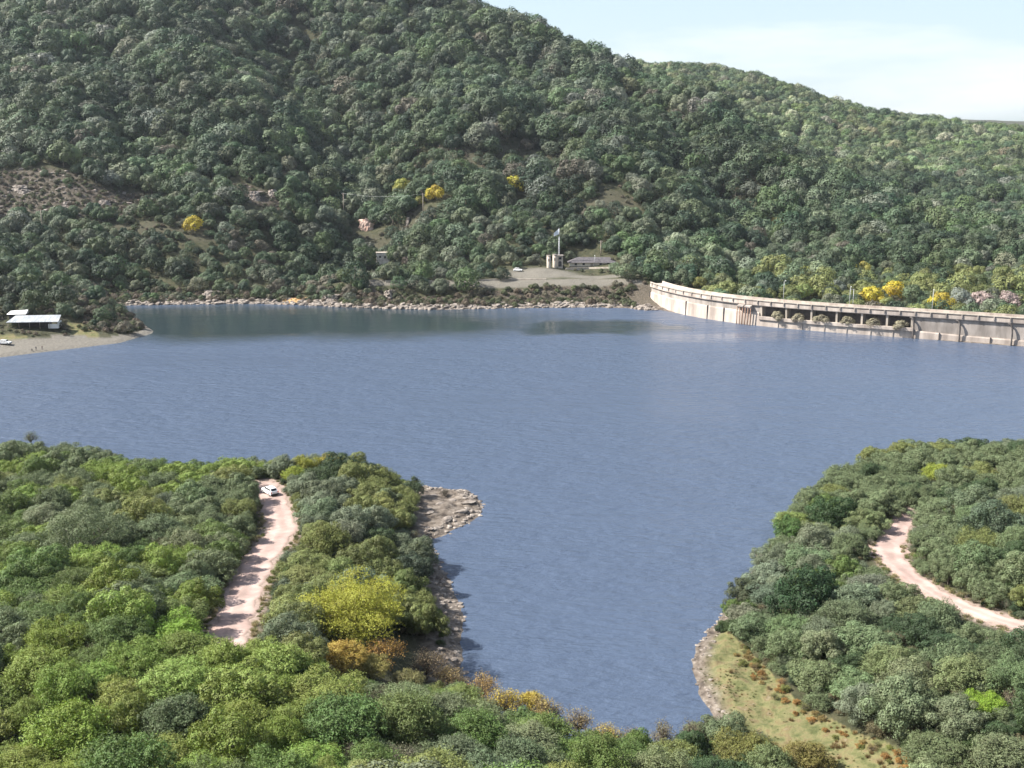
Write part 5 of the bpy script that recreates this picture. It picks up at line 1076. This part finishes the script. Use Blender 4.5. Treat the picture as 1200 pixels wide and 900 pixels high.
# ---------------------------------------------------------------- the woods of the far side, one mass
rng = np.random.default_rng(77)
parts_ = []
for (x0, x1, y0, y1, sp, smin, smax) in ((-460, 420, 470, 670, 11.0, .85, 1.9), (-460, 420, 470, 1150, 9.4, .95, 2.6), (-560, 560, 1150, 2050, 11.5, 1.4, 2.4), (100, 1000, 560, 1150, 9.4, 1.0, 2.4)):
    X, Y = jgrid(x0, x1, y0, y1, sp, rng)
    if x0 == 100: m = X > 420; X, Y = X[m], Y[m]
    if y0 == 1150: X2, Y2 = jgrid(560, 1100, 1150, 2050, 11.5, rng); X = np.concatenate([X, X2]); Y = np.concatenate([Y, Y2])
    Z, S = height(X, Y); u, v, dd_ = proj(X, Y, Z + 3)
    ok = (S > 2.5) & (u > -110) & (u < 1330) & (v > -60) & seen(X, Y, Z, 11); X, Y, Z, S = X[ok], Y[ok], Z[ok], S[ok]
    MK = scalar_masks(X, Y, Z, S)
    beh, _ = seg_dist(X, Y, list(dp)); 
    keep = (MK['sand'] < .5) & (MK['grass'] < .5) & (MK['terrace'] < .35) & (beh > 13)
    keep &= ~(MK['rockshore'] > .35)
    keep &= (rng.random(len(X)) > MK['bare'] * .6) & (rng.random(len(X)) > MK['thin'] * .5)
    size = (smin + (smax - smin) * rng.random(len(X)) ** 1.2) * (1 + .3 * fbm(X, Y, 60, 2, 71)); edge = (MK['bank'] > .3) | (S < 12)
    size = size * 1.12; size = np.where((MK['bank'] > .3), size * .60, size); size = np.where(MK['bare'] > .3, size * .30, size); size = np.where(MK['thin'] > .3, size * .66, size); size = size * np.where(Y < 520, .55, .68 + .32 * sstep(600, 800, Y))
    for a, b_, r_, cp_ in FAR_RES: keep &= np.hypot(X - a, Y - b_) > r_ * .75 + size * 1.8
    # sight lines down to the named things of the terrace stay open
    for a, b_, r_, cp_ in FAR_RES: keep &= ~((np.abs(X - a * Y / b_) < r_ * .55 + size * 2.2) & (Y < b_) & (Y > b_ - min(r_ * 4, cp_)))
    parts_.append((X[keep], Y[keep], Z[keep], S[keep], size[keep], MK['bank'][keep], MK['bare'][keep], MK['thin'][keep]))
X, Y, Z, S, size, bank, bare_, thin__ = [np.concatenate([q[i] for q in parts_]) for i in range(8)]
n = len(X); print('far trees', n)
pal = np.array([(.040, .064, .034), (.062, .092, .044), (.092, .122, .062), (.135, .155, .092), (.165, .178, .125), (.080, .112, .045)])
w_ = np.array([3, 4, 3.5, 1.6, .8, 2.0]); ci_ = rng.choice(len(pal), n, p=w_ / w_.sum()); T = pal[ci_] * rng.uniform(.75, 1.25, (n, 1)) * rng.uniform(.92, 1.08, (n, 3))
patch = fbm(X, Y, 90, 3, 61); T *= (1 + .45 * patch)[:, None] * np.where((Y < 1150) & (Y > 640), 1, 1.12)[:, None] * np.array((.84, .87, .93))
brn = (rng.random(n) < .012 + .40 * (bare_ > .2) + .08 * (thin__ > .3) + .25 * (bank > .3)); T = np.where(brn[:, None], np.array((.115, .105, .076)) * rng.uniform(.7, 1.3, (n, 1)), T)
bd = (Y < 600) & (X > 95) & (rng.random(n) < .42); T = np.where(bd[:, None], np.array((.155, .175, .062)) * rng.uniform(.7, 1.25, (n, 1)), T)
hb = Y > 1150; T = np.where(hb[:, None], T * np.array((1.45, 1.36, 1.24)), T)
IDX = rng.integers(0, 5, n); IDX = np.where(rng.random(n) < .025 + .3 * (bare_ > .2) + .12 * (bank > .3), 5 + rng.integers(0, 2, n), IDX)
mass('far_woods', 'dense evergreen woods covering the far hills', [('far', i) for i in range(5)] + [('farbare', 0), ('farbare', 1)], X, Y, Z - .3, size, rng.uniform(.8, 1.15, n), rng.uniform(0, 6.28, n), IDX, T)
# distant ridge woods are too far to show crowns; scrub between the far trees
X, Y = jgrid(-470, 420, 400, 900, 2.9, rng); Z, S = height(X, Y); u, v, dd_ = proj(X, Y, Z + 1)
ok = (S > 2) & (u > -60) & (u < 1260) & seen(X, Y, Z, 4); X, Y, Z, S = X[ok], Y[ok], Z[ok], S[ok]; MK = scalar_masks(X, Y, Z, S); beh, _ = seg_dist(X, Y, list(dp))
dens = .12 + .55 * MK['bank'] + .75 * MK['bare'] + .2 * MK['thin'] + .35 * MK['bank'] - 1.0 * MK['terrace'] - 1.0 * MK['sand'] - .8 * MK['rockshore'] - .9 * MK['grass'] + .4 * ((X < -130) & (Y < 505) & (S > 9))
keep = (rng.random(len(X)) < dens) & (beh > 10)
for a, b_, r_, cp_ in FAR_RES: keep &= np.hypot(X - a, Y - b_) > r_ * .5
X, Y, Z, S = X[keep], Y[keep], Z[keep], S[keep]; n = len(X); print('scrub', n)
T = np.array([(.06, .075, .035), (.10, .095, .06), (.13, .105, .075), (.085, .10, .045)])[rng.integers(0, 4, n)] * rng.uniform(.7, 1.3, (n, 1))
mass('far_scrub', 'low scrub on the far banks and between the far trees', [('far', 0), ('far', 2), ('farbare', 0)], X, Y, Z - .2, rng.uniform(.16, .42, n) * np.where(MK['bank'][keep] > .3, 1.35, 1), rng.uniform(.7, 1.1, n), rng.uniform(0, 6.28, n), rng.integers(0, 3, n), T)

# ---------------------------------------------------------------- rest of the near woods and the undergrowth
rng = np.random.default_rng(99)
keys = [('feather', 0), ('feather', 1), ('dense', 0), ('dense', 1), ('bushy', 0), ('bushy', 1), ('bare', 0), ('bare', 1)]
rx = [[q[0], q[1], q[2], q[6], q[7], {'feather': q[5] % 2, 'dense': 2 + q[5] % 2, 'bushy': 4 + q[5] % 2}[q[4]], q[8]] for q in rest]
X, Y = jgrid(-190, 190, 60, 300, 1.75, rng); Z, S = height(X, Y); u, v, dd_ = proj(X, Y, Z + 1); g1, _ = seg_dist(X, Y, road1); g2, _ = seg_dist(X, Y, road2)
sp_in = inside(X, Y, pxpoly([(500, 560), (600, 560), (600, 640), (505, 640)], 1.5))
ok = (S > np.where(X < 0, 3.2, 2.0) + 2 * fbm(X, Y, 9, 3, 3)) & (u > -60) & (u < 1260) & (v > 480) & (v < 960) & (g1 > 3.7) & (g2 > 2.8) & (~inside(X, Y, clear_w)) & (~sp_in) & (Y > 78)
X, Y, Z = X[ok], Y[ok], Z[ok]; g1 = g1[ok]; g2 = g2[ok]; n = len(X)
ed = np.minimum(g1 - 3, g2 - 2.2); sc_ = rng.uniform(.28, .75, n); sc_ = np.where(ed < 2, sc_ * .6, sc_)
nd = np.array([min([1e9] + [math.hypot(X[i] - a, Y[i] - b_) / r_ for a, b_, r_ in near if abs(X[i] - a) < 12 and abs(Y[i] - b_) < 12]) for i in range(n)])
ok = (nd > .45) & np.array([not blocked(X[i], Y[i], Z[i], 2.4 * sc_[i], 3.3 * sc_[i], .3) for i in range(n)])
X, Y, Z, sc_ = X[ok], Y[ok], Z[ok], sc_[ok]; n = len(X); print('undergrowth', n)
pz = np.array([(.05, .078, .026), (.085, .13, .035), (.08, .10, .055), (.10, .10, .055), (.125, .11, .06), (.036, .056, .026)])
T = pz[rng.integers(0, 6, n)] * rng.uniform(.75, 1.25, (n, 1)); I = rng.choice([4, 5, 4, 5, 2, 3, 6, 7], n); sc_ = np.where((I == 2) | (I == 3), sc_ * .55, sc_)
XX = np.concatenate([X, [q[0] for q in rx]]); YY = np.concatenate([Y, [q[1] for q in rx]]); ZZ = np.concatenate([Z, [q[2] for q in rx]])
mass('undergrowth', 'undergrowth and small trees filling the near thickets', keys, XX, YY, ZZ - .1, np.concatenate([sc_, [q[3] for q in rx]]), np.concatenate([rng.uniform(.75, 1.1, n), [q[4] for q in rx]]), rng.uniform(0, 6.28, len(XX)), np.concatenate([I, [q[5] for q in rx]]).astype(int), np.concatenate([T, np.array([q[6] for q in rx]).reshape(-1, 3)]))
# tufts of dry and green grass on the shore meadow and rusty weeds along its edge
def tuft_form(key, seed, nb, h, wd, spread):
    r = np.random.default_rng(seed); V = []; 
    for i in range(nb):
        a = r.uniform(0, 6.28); q = r.uniform(0, spread); b0 = np.array((q * math.cos(a), q * math.sin(a), -.05)); t = r.uniform(0, 6.28); side = np.array((math.cos(t), math.sin(t), 0)) * wd * .5; tip = b0 + np.array((math.cos(a) * r.uniform(0, .5) * h, math.sin(a) * r.uniform(0, .5) * h, h * r.uniform(.6, 1.1))); mid = (b0 + tip) / 2 + np.array((0, 0, h * .12))
        V += [b0 - side, b0 + side, mid + side * .8, mid - side * .8, mid - side * .8, mid + side * .8, tip + side * .15, tip - side * .15]
    V = np.array(V); F = np.arange(len(V)).reshape(-1, 4); var = np.repeat(np.clip(.5 + r.normal(size=nb) * .2, 0, 1), 8)
    PROTO[key] = (np_mesh('tuft', V, F, False, {'var': ('POINT', 'FLOAT', var)}, (M_LEAF,)), mb_arrays(MB()), spread, h)
tuft_form(('tuft', 0), 1, 70, .35, .05, .45); tuft_form(('tuft', 1), 2, 110, .8, .05, .5)
X, Y = jgrid(10, 140, 95, 200, .62, rng); Z, S = height(X, Y); ci2 = inside(X, Y, clear_w); dcl, _ = seg_dist(X, Y, clear_w, True); u, v, dd_ = proj(X, Y, Z)
nn1 = fbm(X, Y, 7, 4, 90); ok = ci2 & (S > .8) & (u < 1250) & (rng.random(len(X)) < .22 + .8 * nn1); X, Y, Z, S, nn1, dcl, u, v = [a[ok] for a in (X, Y, Z, S, nn1, dcl, u, v)]; n = len(X)
wk = fbm(X, Y, 5, 3, 91); rust = ((dcl < 4) & (wk + .7 * rng.normal(size=n) > .3) & (u > 850)) | (wk + .5 * rng.normal(size=n) > 1.0); T = np.array([(.09, .11, .038), (.13, .13, .052), (.17, .155, .08), (.11, .12, .045)])[rng.integers(0, 4, n)] * rng.uniform(.8, 1.2, (n, 1)); T = np.where(rust[:, None], np.array((.20, .145, .065)) * rng.uniform(.7, 1.3, (n, 1)), T)
mass('meadow_grass', 'green and straw coloured grass with rusty weeds on the near right shore', [('tuft', 0), ('tuft', 1)], X, Y, Z, np.where(rust, rng.uniform(.35, .8, n), rng.uniform(.25, .6, n)), rng.uniform(.7, 1.2, n), rng.uniform(0, 6.28, n), rust.astype(int), T)
# pale dry weeds along the roads
for_w = []
for rd, hw in ((road1, 3.3), (road2, 2.5)):
    for i in range(len(rd) - 1):
        d = rd[i + 1] - rd[i]; l_ = np.hypot(d[0], d[1]); nn_ = np.array((-d[1], d[0])) / l_
        for k in range(int(l_ * 5)):
            t = rng.random(); s_ = rng.choice((-1, 1)); off = hw + abs(rng.normal()) * 1.1; q = rd[i][:2] + d[:2] * t + nn_ * s_ * off; for_w.append(q)
fw = np.array(for_w); Zf, _ = height(fw[:, 0], fw[:, 1]); n = len(fw); T = np.array([(.30, .26, .15), (.20, .19, .09), (.12, .14, .05)])[rng.integers(0, 3, n)] * rng.uniform(.8, 1.2, (n, 1))
X, Y = jgrid(10, 140, 95, 200, 1.5, rng); Z, S = height(X, Y); ci3 = inside(X, Y, clear_w); dcl, _ = seg_dist(X, Y, clear_w, True); u, v, dd_ = proj(X, Y, Z)
ok = ci3 & (dcl < 3.0) & (u > 860) & (u < 1150) & (v < 930) & (S > 4) & (rng.random(len(X)) < .62); X, Y, Z = X[ok], Y[ok], Z[ok]; m_ = len(X)
mass('rusty_scrub', 'low rusty orange scrub along the upper edge of the grassy shore', [('bushy', 0), ('bushy', 1), ('bare', 1)], X, Y, Z - .05, rng.uniform(.16, .38, m_), rng.uniform(.6, .9, m_), rng.uniform(0, 6.28, m_), rng.integers(0, 3, m_), np.array([(.26, .15, .05), (.20, .15, .055), (.13, .14, .04)])[rng.integers(0, 3, m_)] * rng.uniform(.8, 1.2, (m_, 1)))
mass('road_weeds', 'dry weeds along the edges of the dirt roads', [('tuft', 0), ('tuft', 1)], fw[:, 0], fw[:, 1], Zf, rng.uniform(.4, 1.1, n), rng.uniform(.6, 1.1, n), rng.uniform(0, 6.28, n), rng.integers(0, 2, n), T)

# ---------------------------------------------------------------- rocks
def rock_mesh(seed, flat=.6):
    bm = bmesh.new(); bmesh.ops.create_icosphere(bm, subdivisions=3, radius=1); r = np.random.default_rng(seed)
    pl = [(unit(r.normal(size=3)), r.uniform(.55, .85)) for _ in range(11)]
    for v_ in bm.verts:
        p = np.array(v_.co)
        for nn_, d in pl:
            k = p @ nn_
            if k > d: p = p - nn_ * (k - d) * .92
        p = p * (1, .8, flat) + r.normal(size=3) * .012; v_.co = p
    me = bpy.data.meshes.new('rock'); bm.to_mesh(me); bm.free(); me.materials.append(M_ROCK); return me
RK = [rock_mesh(i, .45 + .1 * (i % 3)) for i in range(5)]
def rock_mass(name, label, X, Y, Z, S, tint_mat=None):
    V = []; F = []; o = 0
    for i in range(len(X)):
        me = RK[i % 5] if S[i] > .9 else RKS[i % 3]; a = np.empty(len(me.vertices) * 3, np.float32); me.vertices.foreach_get('co', a); a = a.reshape(-1, 3) * S[i]; t = rng.uniform(0, 6.28); ca, sa = math.cos(t), math.sin(t)
        V.append(np.stack([a[:, 0] * ca - a[:, 1] * sa + X[i], a[:, 0] * sa + a[:, 1] * ca + Y[i], a[:, 2] + Z[i]], -1)); f = np.empty(len(me.polygons) * 3, np.int32); me.polygons.foreach_get('vertices', f); F.append(f.reshape(-1, 3) + o); o += len(a)
    me = np_mesh(name, np.concatenate(V), np.concatenate(F), False, None, (tint_mat or M_ROCK,)); tag(link(name, me), label, None, None, 'stuff')
def rock_small(seed):
    bm = bmesh.new(); bmesh.ops.create_icosphere(bm, subdivisions=1, radius=1); r = np.random.default_rng(seed)
    for v_ in bm.verts: v_.co = np.array(v_.co) * (1, .8, .6) * r.uniform(.75, 1.1)
    me = bpy.data.meshes.new('rock'); bm.to_mesh(me); bm.free(); return me
RKS = [rock_small(i) for i in range(3)]
def along(pts_px, n, lo, hi, smin, smax, pw=2.5):
    pts = np.array([P(*q)[:2] for q in pts_px]); l_ = np.linalg.norm(np.diff(pts, axis=0), axis=1); cu = np.concatenate([[0], np.cumsum(l_)]); s = rng.uniform(0, cu[-1], n); X = np.interp(s, cu, pts[:, 0]); Y = np.interp(s, cu, pts[:, 1])
    k = np.clip(np.searchsorted(cu, s) - 1, 0, len(pts) - 2); d = (pts[k + 1] - pts[k]) / l_[k][:, None]; nn_ = np.stack([-d[:, 1], d[:, 0]], -1); off = rng.uniform(lo, hi, n)
    xa = X + nn_[:, 0] * off; ya = Y + nn_[:, 1] * off; za, sa = height(xa, ya); bad = sa < -.8; xa = np.where(bad, X - nn_[:, 0] * off, xa); ya = np.where(bad, Y - nn_[:, 1] * off, ya); za, sa = height(xa, ya); ok = sa > -.8
    sz = smin + (smax - smin) * rng.random(n) ** pw; return xa[ok], ya[ok], np.maximum(za[ok], -.1) - .05, sz[ok]
X, Y, Z, S = along(SHORE_FAR[1:-1] + [(735, 361), (760, 364), (770, 363)], 2200, -.5, 8, .35, 2.5, 2.4); kk_ = fbm(X, Y, 22, 3, 15) + .6 * rng.random(len(X)) > .12; X, Y, Z, S = X[kk_], Y[kk_], Z[kk_], S[kk_]; rock_mass('far_shore_rocks', 'pale broken rocks along the foot of the far shore', X, Y, Z, S)
X, Y, Z, S = along(SHORE_L[:14], 750, -.6, 4.2, .10, .95, 3); A1 = (X, Y, Z, S); X2, Y2, Z2, S2 = along(SHORE_R[5:], 420, -.6, 2.6, .10, .6, 3)
rock_mass('shore_stones', 'small stones along the near shores', np.concatenate([X, X2]), np.concatenate([Y, Y2]), np.concatenate([Z, Z2]), np.minimum(np.concatenate([S, S2]), .89))
bx = rng.uniform(-330, -190, 900); by = rng.uniform(625, 715, 900); bx = np.concatenate([bx, rng.uniform(-330, -120, 500)]); by = np.concatenate([by, rng.uniform(640, 720, 500)]); bz_, bs_ = height(bx, by); mk_ = scalar_masks(bx, by, bz_, bs_); okb = mk_['bare'] > .3
rock_mass('scree_rocks', 'pale rocks scattered over the brown scree slope at the left', bx[okb], by[okb], bz_[okb], .3 + 1.9 * rng.random(okb.sum()) ** 4)
SR = [(548, 588, 2.2), (540, 600, 2.0), (525, 608, 2.1), (512, 618, 1.6), (530, 586, 1.7), (503, 600, 1.6), (556, 600, 1.3), (515, 590, 1.4), (536, 614, 1.3), (508, 580, 1.5), (550, 579, 1.3)]
for k, (px, py, s) in enumerate(SR):
    g = solve(px, py, .15); r_ = link('boulder', RK[k % 5]); r_.location = (g[0], g[1], g[2] - .1); r_.scale = (s, s * .7, s * .42); r_.rotation_euler = (0, 0, .5 + .3 * (k % 3)); 
    tag(r_, ['largest flat grey slab near the tip of the rocky spit', 'grey slab in the middle of the spit below the largest slab', 'grey slab at the lower side of the rocky spit', 'slab at the inner lower corner of the rocky spit', 'slab on the spit just right of the low dark bush', 'slab beside the trees where the rocky spit starts', 'small slab at the lower right tip of the rocky spit', 'slab just below the low dark bush on the spit', 'small slab at the water on the spit lower edge', 'slab under the trees at the upper side of the spit', 'small slab at the upper right tip of the rocky spit'][k], 'rock', 'slabs of the rocky spit')
for k, (px, py, s, lab) in enumerate(((842, 738, .8, 'pale boulder at the upper left end of the grassy shore'), (836, 752, .55, 'small pale boulder below the upper left end of the grassy shore'), (826, 748, .5, 'small boulder at the water edge of the grassy shore'), (892, 650, 1.3, 'orange tinted rock under the trees on the right bank'), (350, 800, 1.1, 'pale boulder showing between crowns left of the orange tree'))):
    g = solve(px, py, .3); r_ = link('boulder', RK[k % 5]); r_.location = (g[0], g[1], g[2] + .05); r_.scale = (s, s, s * .9); tag(r_, lab, 'rock')
